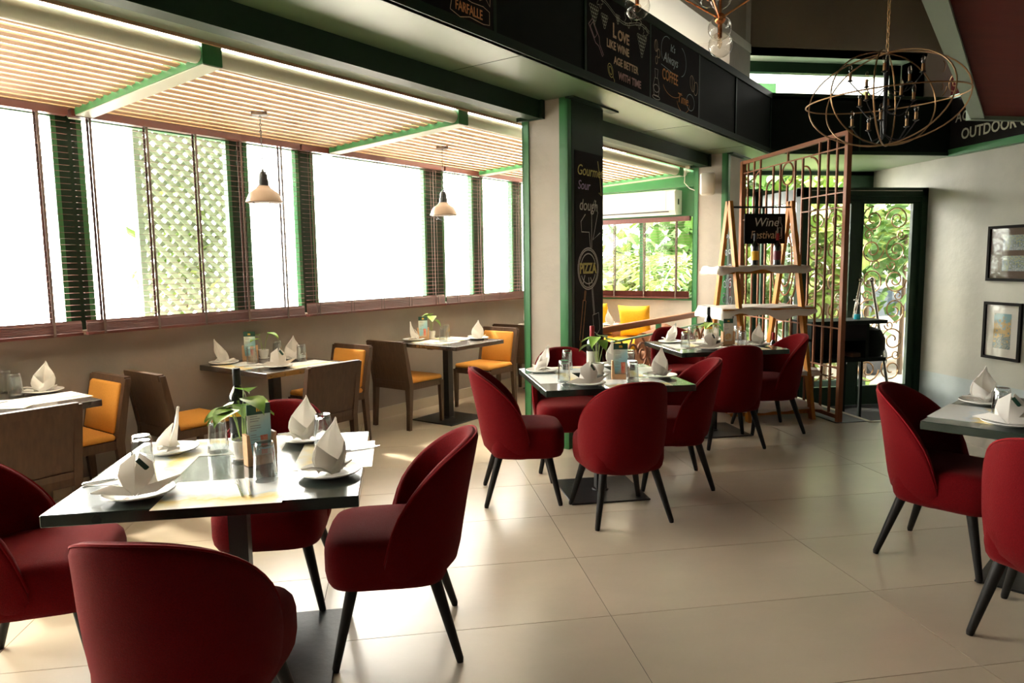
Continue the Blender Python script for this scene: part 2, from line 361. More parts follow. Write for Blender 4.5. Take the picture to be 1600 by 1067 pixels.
def text_into(mb, s, x, y, size, z=0.002, shear=0.0, rot=0.0, sx=1.0, off=0.0, ext=0.0008, align='LEFT', bold=0.0):
    cu = bpy.data.curves.new('t', 'FONT'); cu.body = s; cu.size = size; cu.shear = shear; cu.extrude = ext; cu.offset = bold; cu.align_x = align; cu.resolution_u = 3
    o = bpy.data.objects.new('t', cu); COL.objects.link(o); bpy.context.view_layer.update()
    me = bpy.data.meshes.new_from_object(o.evaluated_get(bpy.context.evaluated_depsgraph_get()))
    T = Matrix.Translation((x, y, z)) @ Matrix.Rotation(rot, 4, 'Z') @ Matrix.Diagonal((sx, 1, 1, 1))
    mb.add([v.co for v in me.vertices], [list(p.vertices) for p in me.polygons], T)
    bpy.data.objects.remove(o); bpy.data.curves.remove(cu); bpy.data.meshes.remove(me)
def spiral(cx, cy, r0, turns=1.4, start=0.0, d=1, rend=.15, n=22):
    return [(cx + r0 * (1 - (1 - rend) * i / n) * math.cos(start + d * turns * 2 * PI * i / n), cy + r0 * (1 - (1 - rend) * i / n) * math.sin(start + d * turns * 2 * PI * i / n)) for i in range(n + 1)]
def ell(cx, cy, rx, ry, a0=0, a1=2 * PI, n=24, rot=0):
    out = []
    for i in range(n + 1):
        a = a0 + (a1 - a0) * i / n; x = rx * math.cos(a); y = ry * math.sin(a)
        out.append((cx + x * math.cos(rot) - y * math.sin(rot), cy + x * math.sin(rot) + y * math.cos(rot)))
    return out

# ================================================================== STRUCTURE
# ---- floor
def clip(poly, a, b, c):      # keep a*x+b*y<=c
    out = []
    for i in range(len(poly)):
        p, q = poly[i], poly[(i + 1) % len(poly)]; dp = a * p[0] + b * p[1] - c; dq = a * q[0] + b * q[1] - c
        if dp <= 0: out.append(p)
        if dp * dq < 0:
            t = dp / (dp - dq); out.append((p[0] + t * (q[0] - p[0]), p[1] + t * (q[1] - p[1])))
    return out
fl = [(-6.9, .1), (-1.77, -1.77), (6.8, -1.77), (6.8, 5.72), (4.2, 5.72), (4.2, 8.25), (2.64, 9.66)]
flo = MB()
flo.prism([tuple(UV(-2.5, 4.97)[:2]), tuple(UV(-2.5, 0)[:2]), (6.8, -1.77), (6.8, 5.71), (4.19, 5.71), (4.19, 8.25), tuple(UV(8.66, 2.9)[:2]), tuple(UV(8.66, 4.97)[:2])], -.1, -.0025)
floor = struct('floor', flo, M['grout'], 'large beige stone floor tiles of the dining room', 'floor')
GX0, GY0 = .8398, 5.719; g = .0016
shared = MB().box(g, 1.2 - g, -.6 + g, -g, -.004, 0).mesh('tile', M['tile'])
cnt = 0
for i in range(-6, 6):
    for j in range(-6, 8):
        x0 = GX0 + 1.2 * i; y1 = GY0 - .6 * j
        poly = [(x0 + g, y1 - .6 + g), (x0 + 1.2 - g, y1 - .6 + g), (x0 + 1.2 - g, y1 - g), (x0 + g, y1 - g)]
        full = list(poly)
        poly = clip(poly, -S, S, 4.96); poly = clip(poly, S, S, 8.65) if poly else poly
        poly = clip(poly, 1, 0, 6.79) if poly else poly
        if not poly: continue
        if (y1 > 5.73):
            poly = clip(poly, 1, 0, 4.185)
        if y1 > 5.73 and len(poly) >= 3: poly = clip(poly, 0, 1, 9.6)
        if len(poly) < 3: continue
        ar = abs(sum(poly[k][0] * poly[(k + 1) % len(poly)][1] - poly[(k + 1) % len(poly)][0] * poly[k][1] for k in range(len(poly)))) / 2
        if ar < .004: continue
        if poly == full: o = obj('tile', shared, None, floor, loc=(x0, y1, 0))
        else:
            o = obj('tile', MB().prism([(a - x0, b - y1) for a, b in poly], -.004, 0), M['tile'], floor, loc=(x0, y1, 0))
        cnt += 1
struct('entry_floor', MB().box(4.2, 6.9, 5.7, 9.6, -.55, -.45), M['carpet'], 'black carpeted lower floor in front of the entrance door', 'floor')
st = MB(); st.box(4.19, 4.22, 5.70, 8.3, -.45, -.001); st.box(4.19, 6.8, 5.70, 5.73, -.45, -.001)
struct('step_riser', st, M['carpet'], 'black risers of the step down to the entrance', 'step')
st = MB(); st.box(4.165, 4.21, 5.69, 8.2, -.001, .006); st.box(4.165, 6.8, 5.685, 5.725, -.001, .006)
struct('trim_1', st, M['trimlight'], 'pale metal nosing strip along the edge of the step', 'trim')
struct('trim_2', MB().box(3.86, 4.165, 5.72, 8.0, -.001, .004), M['darkstone'], 'dark slate strip in the floor under the copper screen', 'trim')

# ---- window wall (uv frame: x=u, y=v)
struct('wall_window', MB().box(-2.5, 8.8, 4.97, 5.15, -.05, 1.05), M['plaster_low'], 'brown plastered parapet wall under the long window row', 'wall', uv=True)
struct('trim_3', MB().box(-2.5, 8.8, 4.93, 5.13, 1.05, 1.075), M['trimlight'], 'narrow pale window sill above the parapet', 'sill', uv=True)
bb = struct('baseboard_window', MB().box(-2.5, 8.6, 4.955, 4.97, 0, .105), M['tile'], 'beige tile skirting along the window wall', 'baseboard', uv=True)
struct('trim_4', MB().box(-2.5, 8.8, 4.97, 5.15, 2.47, 2.66), M['dgreen'], 'dark green head beam over the window row', 'beam', uv=True)
posts = [(-2.5, -2.3), (-.95, -.83), (.55, .67), (2.05, 2.17), (3.26, 3.38), (3.90, 4.02), (5.47, 5.71), (6.24, 6.38), (7.0, 7.14), (8.45, 8.8)]
for k, (a, b) in enumerate(posts):
    p = MB(); p.box(a, b, 5.02, 5.10, 1.075, 2.47)
    struct('window_post', p, M['dgreen'], 'dark green post number %d of the window row counted from the left edge' % max(0, k - 2), 'post', uv=True)
for k in range(len(posts) - 1):
    a = posts[k][1]; b = posts[k + 1][0]
    r = thing('window_%d' % (k + 1), 'green framed window pane number %d of the long row' % (k + 1), 'window', (0, 0, 0), R45, kind='structure')
    f = MB(); f.box(a, a + .035, 5.02, 5.07, 1.075, 2.47); f.box(b - .03, b, 5.02, 5.07, 1.075, 2.47); f.box(a, b, 5.02, 5.07, 1.075, 1.12); f.box(a, b, 5.02, 5.07, 2.43, 2.47)
    obj('window_frame', f, M['green'], r)
    obj('pane', MB().box(a + .03, b - .03, 5.04, 5.046, 1.11, 2.44), M['glass'], r)

# ---- end wall of the lounge
e = MB(); e.box(8.65, 8.8, 2.9, 5.1, -.05, .97); struct('wall_end', e, M['plaster'], 'grey plaster wall under the garden window of the lounge', 'wall', uv=True)
e = MB(); e.box(8.66, 8.8, 2.9, 5.1, 2.03, 2.9); e.box(8.60, 8.8, 2.9, 3.40, .97, 2.03); e.box(8.66, 8.8, 4.9, 5.1, .97, 2.03)
struct('trim_5', e, M['green'], 'green panel and beam above the garden window', 'panel', uv=True)
r = thing('window_10', 'green framed garden window at the end of the lounge', 'window', (0, 0, 0), R45, kind='structure')
f = MB(); f.box(8.68, 8.73, 3.40, 3.44, .97, 2.03); f.box(8.68, 8.73, 4.86, 4.9, .97, 2.03); f.box(8.68, 8.73, 3.4, 4.9, .97, 1.01); f.box(8.68, 8.73, 4.13, 4.17, .97, 2.03)
obj('window_frame', f, M['green'], r); obj('pane', MB().box(8.70, 8.706, 3.43, 4.87, 1.0, 2.03), M['glass'], r)
struct('trim_6', MB().hexa([(8.45, 3.1, 2.38), (8.56, 3.1, 2.38), (8.56, 4.95, 2.38), (8.45, 4.95, 2.38)], [(8.45, 3.1, 2.56), (8.56, 3.1, 2.56), (8.56, 4.95, 2.5), (8.45, 4.95, 2.5)]), M['green'], 'bright green beam over the air conditioner', 'beam', uv=True)

# ---- rear closing walls behind the camera
struct('wall_rear', MB().box(-2.65, -2.5, -.1, 5.1, -.05, 5.2), M['rear_dark'], 'plaster wall behind the camera on the left', 'wall', uv=True)
struct('wall_back', MB().box(-1.9, 6.95, -1.92, -1.77, -.05, 5.2), M['rear_dark'], 'plaster wall behind the camera', 'wall')
# ---- right wall
struct('wall_right', MB().box(6.8, 6.95, -1.9, 8.44, 0, 2.72), M['plaster_r'], 'grey green plaster wall with the framed pictures', 'wall')
struct('wall_right_head', MB().box(6.8, 6.95, 8.44, 9.5, 2.37, 2.72), M['plaster_r'], 'plaster wall strip above the right door jamb', 'wall')
struct('wall_right_base', MB().box(6.8, 6.95, 5.6, 8.44, -.5, 0), M['band'], 'pale blue grey painted band at the foot of the right wall', 'wall')
struct('baseboard_right', MB().box(6.785, 6.8, 5.72, 8.3, -.45, -.435), M['white_pl'], 'thin pale line along the foot of the right wall', 'baseboard')
# ---- upper walls
struct('wall_upper_window', MB().box(-2.5, 8.62, 2.8, 3.0, 3.94, 5.2), M['plaster_up'], 'dim plaster upper wall above the window side', 'wall', uv=True)
struct('trim_7', MB().box(-2.5, 8.8, 2.79, 4.7, 3.925, 4.02), M['white_pl'], 'pale plaster underside of the clerestory opening', 'reveal', uv=True)
e = MB(); e.box(8.08, 8.80, 2.8, 3.6, 3.35, 3.94); e.box(8.62, 8.80, 2.8, 3.0, 3.94, 5.2)
struct('wall_upper_pier', e, M['plaster'], 'plaster pier closing the clerestory opening', 'wall', uv=True)
e = MB(); e.tube([(8.06, 2.80, 3.62), (8.06, 3.5, 3.62)], .035, 10); struct('trim_8', e, M['white_pl'], 'rounded pale plaster bead on the upper pier', 'trim', uv=True, smooth=40)
e = MB(); e.box(4.24, 6.95, 8.2, 8.4, 3.96, 5.2); e.box(6.56, 6.95, 8.2, 8.6, 3.35, 3.96)
struct('wall_upper_entry', e, M['plaster_up'], 'dim plaster upper wall above the entrance', 'wall')
struct('trim_9', MB().box(4.2, 6.6, 8.2, 8.75, 3.96, 4.0), M['white_pl'], 'pale underside of the high window recess', 'reveal')
struct('trim_10', MB().box(6.56, 6.58, 8.2, 8.75, 3.35, 3.96), M['pale'], 'pale side face of the high window recess', 'reveal')
e = MB(); e.box(4.2, 6.6, 8.62, 8.72, 3.83, 3.98); e.box(4.2, 6.6, 8.62, 8.68, 3.38, 3.42); e.box(6.40, 6.56, 8.62, 8.7, 3.38, 3.96)
struct('window_11', e, M['dgreen'], 'dark green frame of the high window above the entrance', 'window')
obj('pane', MB().box(4.2, 6.5, 8.65, 8.656, 3.4, 3.85), M['glass'], bpy.data.objects['window_11'])
struct('outer_canopy', MB().hexa([(3.4, 8.9, 3.42), (7.6, 8.9, 3.42), (7.6, 11.2, 4.5), (3.4, 11.2, 4.5)], [(3.4, 8.9, 3.5), (7.6, 8.9, 3.5), (7.6, 11.2, 4.6), (3.4, 11.2, 4.6)]) if False else MB().box(3.6, 5.7, 10.2, 10.25, 3.2, 4.1), M['green'], 'pale green outer panel seen through the high window', 'panel')
e = MB(); e.box(6.8, 6.95, -1.9, 7.25, 3.42, 5.2); e.box(6.8, 6.95, 7.25, 8.4, 4.04, 5.2); e.box(6.8, 6.95, -1.9, 8.4, 2.72, 3.42)
struct('wall_upper_right', e, M['plaster_up'], 'dim plaster upper wall on the right', 'wall')
struct('ceiling', MB().box(-4, 7, -1.9, 8.5, 5.2, 5.3), M['plaster_up'], 'high dim plaster ceiling', 'ceiling')
e = MB(); e.box(7.9, 7.95, 7.1, 7.72, 3.3, 4.3); e.box(6.95, 7.95, 8.45, 8.5, 3.3, 4.3); e.box(6.95, 7.95, 7.1, 8.5, 3.3, 3.35); e.box(6.95, 9.2, 6.9, 8.5, 4.3, 4.35); e.box(6.95, 8.0, 7.05, 7.1, 3.3, 4.3)
struct('upper_landing', e, M['redpanel'], 'dark red wall of the upper landing behind the scroll grille', 'wall')

# ---- soffit and fascia
e = MB(); e.box(-2.5, 9.05, 2.5, 3.12, 2.71, 2.75); sof = struct('ceiling_soffit', e, M['soffit'], 'glossy green soffit panels along the window side', 'soffit', uv=True)
e = MB()
for u in (3.62, 6.4, 7.9): e.box(u, u + .004, 2.5, 3.12, 2.7085, 2.711)
obj('panel_joint', e, M['dgreen'], sof)
e = MB(); e.prism([(4.3, 7.9), (6.8, 7.9), (6.8, 9.4), (3.9, 9.4), (3.9, 8.3)], 2.711, 2.75); struct('ceiling_entry', e, M['soffit'], 'glossy green soffit over the entrance', 'soffit')
struct('roof_slab', MB().box(-2.5, 8.8, 2.5, 3.42, 3.33, 3.38), M['dgreen'], 'dark green ledge on top of the fascia', 'ledge', uv=True)
struct('clerestory_board', MB().box(-2.5, 8.1, 3.40, 3.42, 3.38, 3.68), M['pale'], 'added unseen board blocking sky light behind the fascia ledge', 'panel', uv=True)  # added board, out of view, cuts sky light coming through the clerestory
struct('roof_slab_entry', MB().prism([(4.36, 7.9), (6.8, 7.9), (6.8, 9.5), (3.2, 9.5)], 3.33, 3.38), M['dgreen'], 'dark green ledge above the entrance', 'ledge')
struct('trim_11', MB().box(-2.5, 8.8, 3.385, 3.42, 2.6, 3.33), M['dgreen'], 'dark green outer side of the soffit box', 'panel', uv=True)
f1 = thing('fascia', 'black and green fascia band with chalkboards on the window side', 'fascia', (0, 0, 0), R45, kind='structure')
e = MB(); e.box(-2.5, 8.67, 2.49, 2.53, 2.71, 2.765); e.box(-2.5, 8.67, 2.49, 2.53, 3.33, 3.40); e.box(-2.5, 8.67, 2.53, 2.56, 2.75, 3.34)
for u in (.3, 1.32, 2.30, 3.33, 4.35, 5.37, 6.41, 7.43, 8.65): e.box(u - .014, u + .014, 2.495, 2.53, 2.765, 3.33)
obj('fascia_frame', e, M['dgreen'], f1)
for a, b in ((3.345, 4.335), (6.425, 7.415), (7.445, 8.635), (-.6, .285), (.315, 1.305)):
    obj('panel', MB().box(a, b, 2.505, 2.53, 2.765, 3.33), M['black_panel'], f1)
f2 = thing('fascia', 'plain black green fascia band above the entrance', 'fascia', (0, 0, 0), 0, kind='structure')
e = MB(); e.box(4.36, 6.73, 7.89, 7.93, 2.71, 2.75); e.box(4.36, 6.73, 7.89, 7.93, 3.36, 3.40); e.box(5.5, 5.52, 7.895, 7.93, 2.75, 3.36); obj('fascia_frame', e, M['dgreen'], f2)
obj('panel', MB().box(4.36, 5.5, 7.9, 7.95, 2.75, 3.36), M['black_panel'], f2); obj('panel', MB().box(5.52, 6.73, 7.9, 7.95, 2.75, 3.36), M['black_panel'], f2)
f3 = thing('fascia', 'chalk lettered fascia band on the right wall', 'fascia', (0, 0, 0), 0, kind='structure')
e = MB(); e.box(6.70, 6.80, -1.7, 7.9, 2.70, 2.78); e.box(6.70, 6.80, -1.7, 7.9, 3.38, 3.42); obj('fascia_frame', e, M['green'], f3)
obj('panel', MB().box(6.72, 6.80, -1.7, 7.9, 2.78, 3.38), M['board'], f3)

# ---- long beam between soffit and pergola
e = MB(); e.box(-2.5, 8.66, 3.12, 3.385, 2.60, 2.9); b1 = struct('trim_12', e, M['ggreen'], 'grey green box beam along the pergola edge', 'beam', uv=True)
e = MB(); e.box(-2.5, 8.66, 3.085, 3.125, 2.575, 2.72); e.box(-2.5, 8.66, 3.12, 3.19, 2.575, 2.60); struct('trim_13', e, M['dgreen'], 'dark green angle iron along the beam', 'beam', uv=True)
struct('trim_14', MB().box(-2.5, 8.66, 3.385, 3.40, 2.585, 2.615), M['slat'], 'thin tan wooden edge of the beam', 'trim', uv=True)
e = MB(); e.tube([(-2.5, 3.475, 2.548), (8.6, 3.475, 2.548)], .046, 16); struct('gutter_pipe', e, M['pale'], 'pale round gutter pipe between beam and slats', 'pipe', uv=True, smooth=40)
# ---- pergola
def pz(v): return 2.53 - (v - 3.5) * .045
pg = thing('slatted_ceiling', 'tan slatted pergola ceiling over the window tables', 'ceiling', (0, 0, 0), R45, kind='structure')
beams = [-2.2, .03, 2.10, 4.10, 6.15, 8.2]
for u in beams:
    e = MB(); e.hexa([(u, 3.42, 2.495), (u + .11, 3.42, 2.495), (u + .11, 4.97, 2.425), (u, 4.97, 2.425)], [(u, 3.42, 2.60), (u + .11, 3.42, 2.60), (u + .11, 4.97, 2.55), (u, 4.97, 2.55)])
    obj('cross_beam', e, M['green'], pg)
    obj('painted_beam_sheen', MB().hexa([(u + .004, 3.425, 2.489), (u + .106, 3.425, 2.489), (u + .106, 4.965, 2.419), (u + .004, 4.965, 2.419)], [(u + .004, 3.425, 2.494), (u + .106, 3.425, 2.494), (u + .106, 4.965, 2.424), (u + .004, 4.965, 2.424)]), M['pale'], pg)  # pale strip paints in the window sheen on the green beam's underside
for k in range(len(beams)):
    a = beams[k] + .11; b = beams[k + 1] if k + 1 < len(beams) else 8.6
    v = 3.555
    sm = None
    while v < 4.93:
        e = MB(); L = b - a
        if sm is None:
            sm = MB().box(0, L, -.022, .022, 0, .008).mesh('slat', M['slat'])
        o = obj('slat', sm, None, pg, loc=(a, v, pz(v) - .004)); o.rotation_euler = (-.16, 0, 0); v += .094
struct('pergola_roof', MB().hexa([(-2.5, 3.53, 2.562), (8.8, 3.53, 2.562), (8.8, 5.3, 2.48), (-2.5, 5.3, 2.48)], [(-2.5, 3.53, 2.567), (8.8, 3.53, 2.567), (8.8, 5.3, 2.485), (-2.5, 5.3, 2.485)]), M['roof'], 'translucent white sheet lying on the pergola slats', 'roof', uv=True)

struct('skylight_strip', MB().box(-2.5, 8.8, 3.39, 3.56, 2.78, 2.785), M['roof'], 'narrow translucent strip over the gutter', 'roof', uv=True)
# ---- pillars
def pillar(name, u0, label, u1):
    r = thing(name, label, 'pillar', (0, 0, 0), R45, kind='structure')
    e = MB(); e.box(u0, u1, 2.87, 3.26, -.01, 2.71); obj('plaster_core', e, M['plaster'], r)
    e = MB(); e.box(u0 - .012, u0 + .06, 2.855, 2.885, 0, 2.71); e.box(u0 - .012, u0 + .004, 2.855, 2.93, 0, 2.71); obj('corner_strip', e, M['green'], r)
    e = MB(); e.box(u0 - .012, u0 + .004, 3.215, 3.275, 0, 2.62); e.box(u0 - .012, u0 + .06, 3.26, 3.275, 0, 2.62); obj('corner_strip', e, M['green'], r)
    return r
p1 = pillar('pillar', 4.71, 'plaster pillar with green edges and a pizza chalkboard in the middle of the room', 5.24)
obj('panel', MB().box(4.75, 5.245, 2.852, 2.875, 0, 2.70), M['dgreen'], p1)
obj('cap_plate', MB().box(4.69, 5.42, 2.80, 2.87, 2.695, 2.709), M['dgreen'], p1)
p2 = pillar('pillar', 8.28, 'plaster pillar carrying the white loudspeaker', 8.80)
obj('cap_plate', MB().box(8.26, 8.95, 2.80, 2.87, 2.695, 2.709), M['dgreen'], p2)
# beam bearing bracket at each pillar
for u in (4.69, 8.26):
    struct('beam_bracket', MB().box(u - .03, u + .01, 3.06, 3.3, 2.57, 2.72), M['dgreen'], 'dark green beam end plate at the %s pillar' % ('near' if u < 5 else 'far'), 'bracket', uv=True)
# wall closing between far pillar and back wall
struct('wall_entry_side', MB().box(4.20, 4.32, 8.42, 9.4, -.45, 2.71), M['plaster'], 'short plaster wall left of the entrance', 'wall')

# ================================================================== ENTRANCE
def scrollwork(W, H, cols, rows, rad):
    e = MB(); dy = H / rows; dx = W / cols; k = 0
    for i in range(cols):
        for j in range(rows):
            cx = -W / 2 + dx * (i + .5); cy = dy * (j + .5); d = 1 if (i + j) % 2 else -1
            R = min(dx, dy) * .48
            e.tube([(x, y, 0) for x, y in spiral(cx, cy, R, 1.55, PI / 2 * (i + j), d, .22, 26)], rad, 5)
            if j < rows - 1: e.tube([(x, y, 0) for x, y in spiral(cx + R * .35 * d, cy + dy * .5, R * .42, 1.2, PI * j, -d, .25, 14)], rad * .85, 5)
    return e
dr = thing('door_1', 'dark green glazed double entrance door with scroll ironwork', 'door', (0, 8.35, 0), 0, kind='structure')
e = MB(); e.box(5.03, 5.13, -.04, .08, -.45, 2.36); e.box(6.72, 6.80, -.04, .08, -.45, 2.36); e.box(5.03, 6.80, -.04, .08, 2.26, 2.37); e.box(5.13, 6.72, -.02, .06, 2.2, 2.26); obj('door_frame', e, M['dgreen'], dr)
obj('light_line', MB().box(5.14, 6.71, -.045, -.03, 2.325, 2.335), M['trimlight'], dr)
for a, b, nm in ((5.13, 5.90, 'left'), (5.905, 6.72, 'right')):
    ga = a + .035 if nm == 'left' else a + .02; gb = b - .16 if nm == 'left' else b - .10
    e = MB(); e.box(a, ga, 0, .05, -.44, 2.2); e.box(gb, b, 0, .05, -.44, 2.2); e.box(ga, gb, 0, .05, -.44, -.19); e.box(ga, gb, 0, .05, 2.17, 2.2)
    lf = obj('door_leaf', e, M['dgreen'], dr)
    obj('pane', MB().box(ga - .005, gb + .005, .02, .026, -.2, 2.175), M['glass'], lf)
    sw = scrollwork(gb - ga, 2.36, 2, 6, .010)
    o = obj('scroll_grille', sw.mesh('scroll_grille', M['brass'], 60), None, lf); o.rotation_euler = (PI / 2, 0, 0); o.location = ((ga + gb) / 2, .055, -.19)
    e = MB()
    p0, p1_ = ((5.865, -.07, 1.2), (5.69, -.07, .12)) if nm == 'left' else ((6.02, -.07, 1.2), (6.33, -.07, -.28))
    e.tube([p0, p1_], .019, 10); e.sphere(p0, .034, 12, 8); e.tube([p0, (p0[0], 0, p0[2])], .012, 8); e.tube([p1_, (p1_[0], 0.01, p1_[2])], .012, 8)
    obj('door_handle', e, M['steel'], lf, 40)
obj('door_notice', MB().box(5.80, 5.87, -.003, 0, .38, .62), M['cream'], dr)
dr2 = thing('window_12', 'dark green glazed side light running back from the entrance door', 'window', (5.08, 8.4, 0), 0, kind='structure')
e = MB(); e.box(-.04, .04, 0, 1.0, 2.2, 2.36); e.box(-.04, .04, 0, 1.0, -.45, -.2); e.box(-.04, .04, .9, 1.0, -.45, 2.36); obj('window_frame', e, M['dgreen'], dr2)
obj('pane', MB().box(-.003, .003, .02, .92, -.22, 2.22), M['glass'], dr2)
bw = thing('window_13', 'glazed dark green screen wall behind the entrance', 'window', (0, 9.4, 0), 0, kind='structure')
e = MB()
for x0, x1 in ((4.32, 4.42), (4.98, 5.08), (5.5, 5.54)): e.box(x0, x1, 0, .08, -.45, 2.42)
e.box(4.32, 6.8, 0, .08, 2.36, 2.44); e.box(4.32, 6.8, 0, .1, 2.655, 2.72); e.box(6.42, 6.8, 0, .08, 2.3, 2.7); e.box(4.32, 6.8, 0, .08, -.45, -.3); e.box(4.32, 5.1, 0, .08, 2.44, 2.46); e.box(4.32, 4.6, 0, .08, 2.36, 2.7)
obj('window_frame', e, M['dgreen'], bw)
obj('pane', MB().box(5.0, 6.45, .03, .036, 2.43, 2.67), M['glass'], bw); obj('pane', MB().box(4.4, 5.06, .03, .036, -.32, 2.38), M['glass'], bw)

# ---- copper screen / gate
gt = thing('copper_screen', 'tall copper coloured metal screen with oval ornament by the entrance', 'screen')
frame_root(gt, (3.91, 7.69, 0), (0, -1, 0))
GH = 2.58
obj('post', MB().box(1.912, 1.955, 0, GH, -.022, .022), M['copper'], gt)
obj('post', MB().box(0, .05, .0, GH, -.025, .025), M['copper'], gt)
obj('top_rail', MB().box(0.05, 1.912, GH - .035, GH, -.022, .022), M['copper'], gt)
obj('bottom_rail', MB().box(0.05, 1.905, .03, .065, -.018, .018), M['copper'], gt)
for a, b, z in ((.03, 1.91, 2.44), (.03, 1.91, .84), (1.22, 1.91, 2.05), (1.22, 1.91, 1.92), (1.22, 1.91, .48), (1.22, 1.91, .39), (.03, .75, 1.92)):
    obj('thin_rail', MB().box(a, b, z, z + .012, -.007, .007), M['copper'], gt)
for i in range(1, 14):
    x = i * .1362 + .01; lo, hi = .05, GH - .03
    e = MB(); b = .009
    if i in (5, 6, 7, 8, 9): hi = 2.44
    if i == 4: hi = 2.2
    if i == 10: hi = 2.26
    if i == 7:
        e.box(x - b, x + b, 2.44, GH - .04, -b, b)
        for z0_, z1_ in ((1.74, 2.22), (lo, 1.01)): obj('bar', MB().box(x - b, x + b, z0_, z1_, -b, b), M['copper'], gt)
    elif i in (6, 8):
        e.box(x - b, x + b, 1.86, hi, -b, b); obj('bar', MB().box(x - b, x + b, lo, 1.08, -b, b), M['copper'], gt)
    else: e.box(x - b, x + b, lo, hi, -b, b)
    if i == 4:
        e.tube([(x + .10 - .10 * math.cos(a), 2.2 + .10 * math.sin(a), 0) for a in [PI / 2 * k / 6 for k in range(7)]], b, 6)
    if i == 10:
        e.tube([(x - .10 + .10 * math.cos(a), 2.26 + .10 * math.sin(a), 0) for a in [PI / 2 * k / 6 for k in range(7)]], b, 6)
    if i == 2:
        e.tube([(x + .14 - .14 * math.cos(a), 2.28 + .15 * math.sin(a), 0) for a in [PI / 2 * k / 6 for k in range(7)]], b, 6)
    if i == 11:
        e.tube([(x - .14 + .14 * math.cos(a), 2.28 + .15 * math.sin(a), 0) for a in [PI / 2 * k / 6 for k in range(7)]], b, 6)
    obj('bar', e, M['copper'], gt)
cx = 7 * .1362 + .01
obj('oval_ring', MB().tube([(x, y, 0) for x, y in ell(cx, 2.33, .105, .11)][:-1], .009, 6, True), M['copper'], gt, 50)
for rx, ry in ((.12, .27), (.17, .36), (.25, .46)):
    obj('oval_ring', MB().tube([(x, y, 0) for x, y in ell(cx, 1.47, rx, ry, n=36)][:-1], .009, 6, True), M['copper'], gt, 50)

# ---- console with bottle and boxes
cs = thing('host_console', 'black host console with open shelf behind the copper screen', 'console', (4.92, 7.3, -.45), 0)
e = MB(); e.box(-.46, .46, -.2, .2, 1.20, 1.24); e.box(-.46, -.42, -.2, .2, .82, 1.2); e.box(.20, .24, -.2, .2, .82, 1.2); e.box(-.46, .46, -.2, .2, .78, .82); e.box(-.46, .2, .17, .2, .82, 1.2); e.box(-.46, .24, -.2, .2, 1.02, 1.05)
obj('body', e, M['black_panel'], cs)
e = MB(); e.box(-.42, .20, -.21, -.2, 1.05, 1.2); obj('front_panel', e, M['board'], cs)
for x in (-.42, .17):
    for y in (-.17, .13): obj('leg', MB().box(x, x + .03, y, y + .03, 0, .78), M['black_panel'], cs)
e = MB(); e.lathe([(.13, .82), (.17, .9), (.17, 1.02), (.12, 1.12), (.03, 1.15)], 20, Matrix.Translation((.38, 0, 0))); obj('rounded_side', e, M['black_panel'], cs, 40)
bx = tag(obj('folded_box', MB().box(-.1, .1, -.08, .08, 0, .05, bev=.006), M['matbrown'], loc=(5.12, 7.26, .37)), 'flat brown box on the lower console shelf', 'box', 'boxes on the console shelf')
bx = tag(obj('folded_box', MB().box(-.08, .08, -.08, .08, 0, .04, bev=.006), M['wood'], loc=(5.03, 7.2, .60)), 'small dark box on the upper console shelf', 'box', 'boxes on the console shelf')
sb = thing('sanitizer_bottle', 'clear pump bottle with bright blue liquid on the host console', 'bottle', (5.13, 7.28, .79))
obj('liquid', MB().lathe([(.034, 0), (.036, .01), (.036, .06), (.0, .061)], 16), M['bluegreen'], sb, 40)
obj('bottle_body', MB().lathe([(.038, 0), (.039, .01), (.039, .13), (.015, .16), (.015, .17)], 16), M['globe'], sb, 40)
e = MB(); e.lathe([(.017, .17), (.017, .19), (.005, .19), (.005, .22)], 12); e.box(-.05, .01, -.006, .006, .215, .227); obj('pump', e, M['plastic'], sb)

# ================================================================== BLINDS
def blind(u0, u1, v, ztop, zbot, label, tapes, paired, stack=7, pitch=.038, vplane=True):
    r = thing('venetian_blind', label, 'blind', (0, 0, 0), R45, group=None)
    W = u1 - u0
    def B(mb, a, b, c, d, z0, z1, **k):
        if vplane: mb.box(a, b, c, d, z0, z1, **k)
        else: mb.box(v + (c - v), v + (d - v), a, b, z0, z1, **k)
    e = MB(); B(e, u0, u1, v - .03, v + .03, ztop, ztop + .06); obj('headrail', e, M['blind'], r)
    e = MB(); B(e, u0 + .005, u1 - .005, v - .02, v + .02, zbot, zbot + .018); obj('bottom_rail', e, M['blind'], r)
    if vplane: sm = MB().box(0, W - .01, -.0125, .0125, -.001, .001).mesh('slat', M['blind'])
    else: sm = MB().box(-.0125, .0125, 0, W - .01, -.001, .001).mesh('slat', M['blind'])
    def put(z, tilt=0.06):
        if vplane: o = obj('slat', sm, None, r, loc=(u0 + .005, v, z)); o.rotation_euler = (tilt, 0, 0)
        else: o = obj('slat', sm, None, r, loc=(v, u0 + .005, z)); o.rotation_euler = (0, tilt, 0)
    for k in range(stack): put(zbot + .029 + k * .009, .95)
    z = zbot + .027 + stack * .009 + .028
    while z < ztop - .01: put(z); z += pitch
    e = MB()
    for t in tapes:
        if paired:
            for d in (-.018, .018): B(e, t + d - .0022, t + d + .0022, v - .021, v - .018, zbot, ztop); B(e, t + d - .0022, t + d + .0022, v + .018, v + .021, zbot, ztop)
        else:
            B(e, t - .008, t + .008, v - .0215, v - .0190, zbot, ztop); B(e, t - .008, t + .008, v + .0190, v + .0215, zbot, ztop)
    obj('ladder_tape', e, M['blind_tape'], r)
    return r
blind(.25, 2.06, 4.89, 2.42, 1.05, 'dark red wooden blind at the left edge of the window row', (.6, 1.25, 1.89), False)
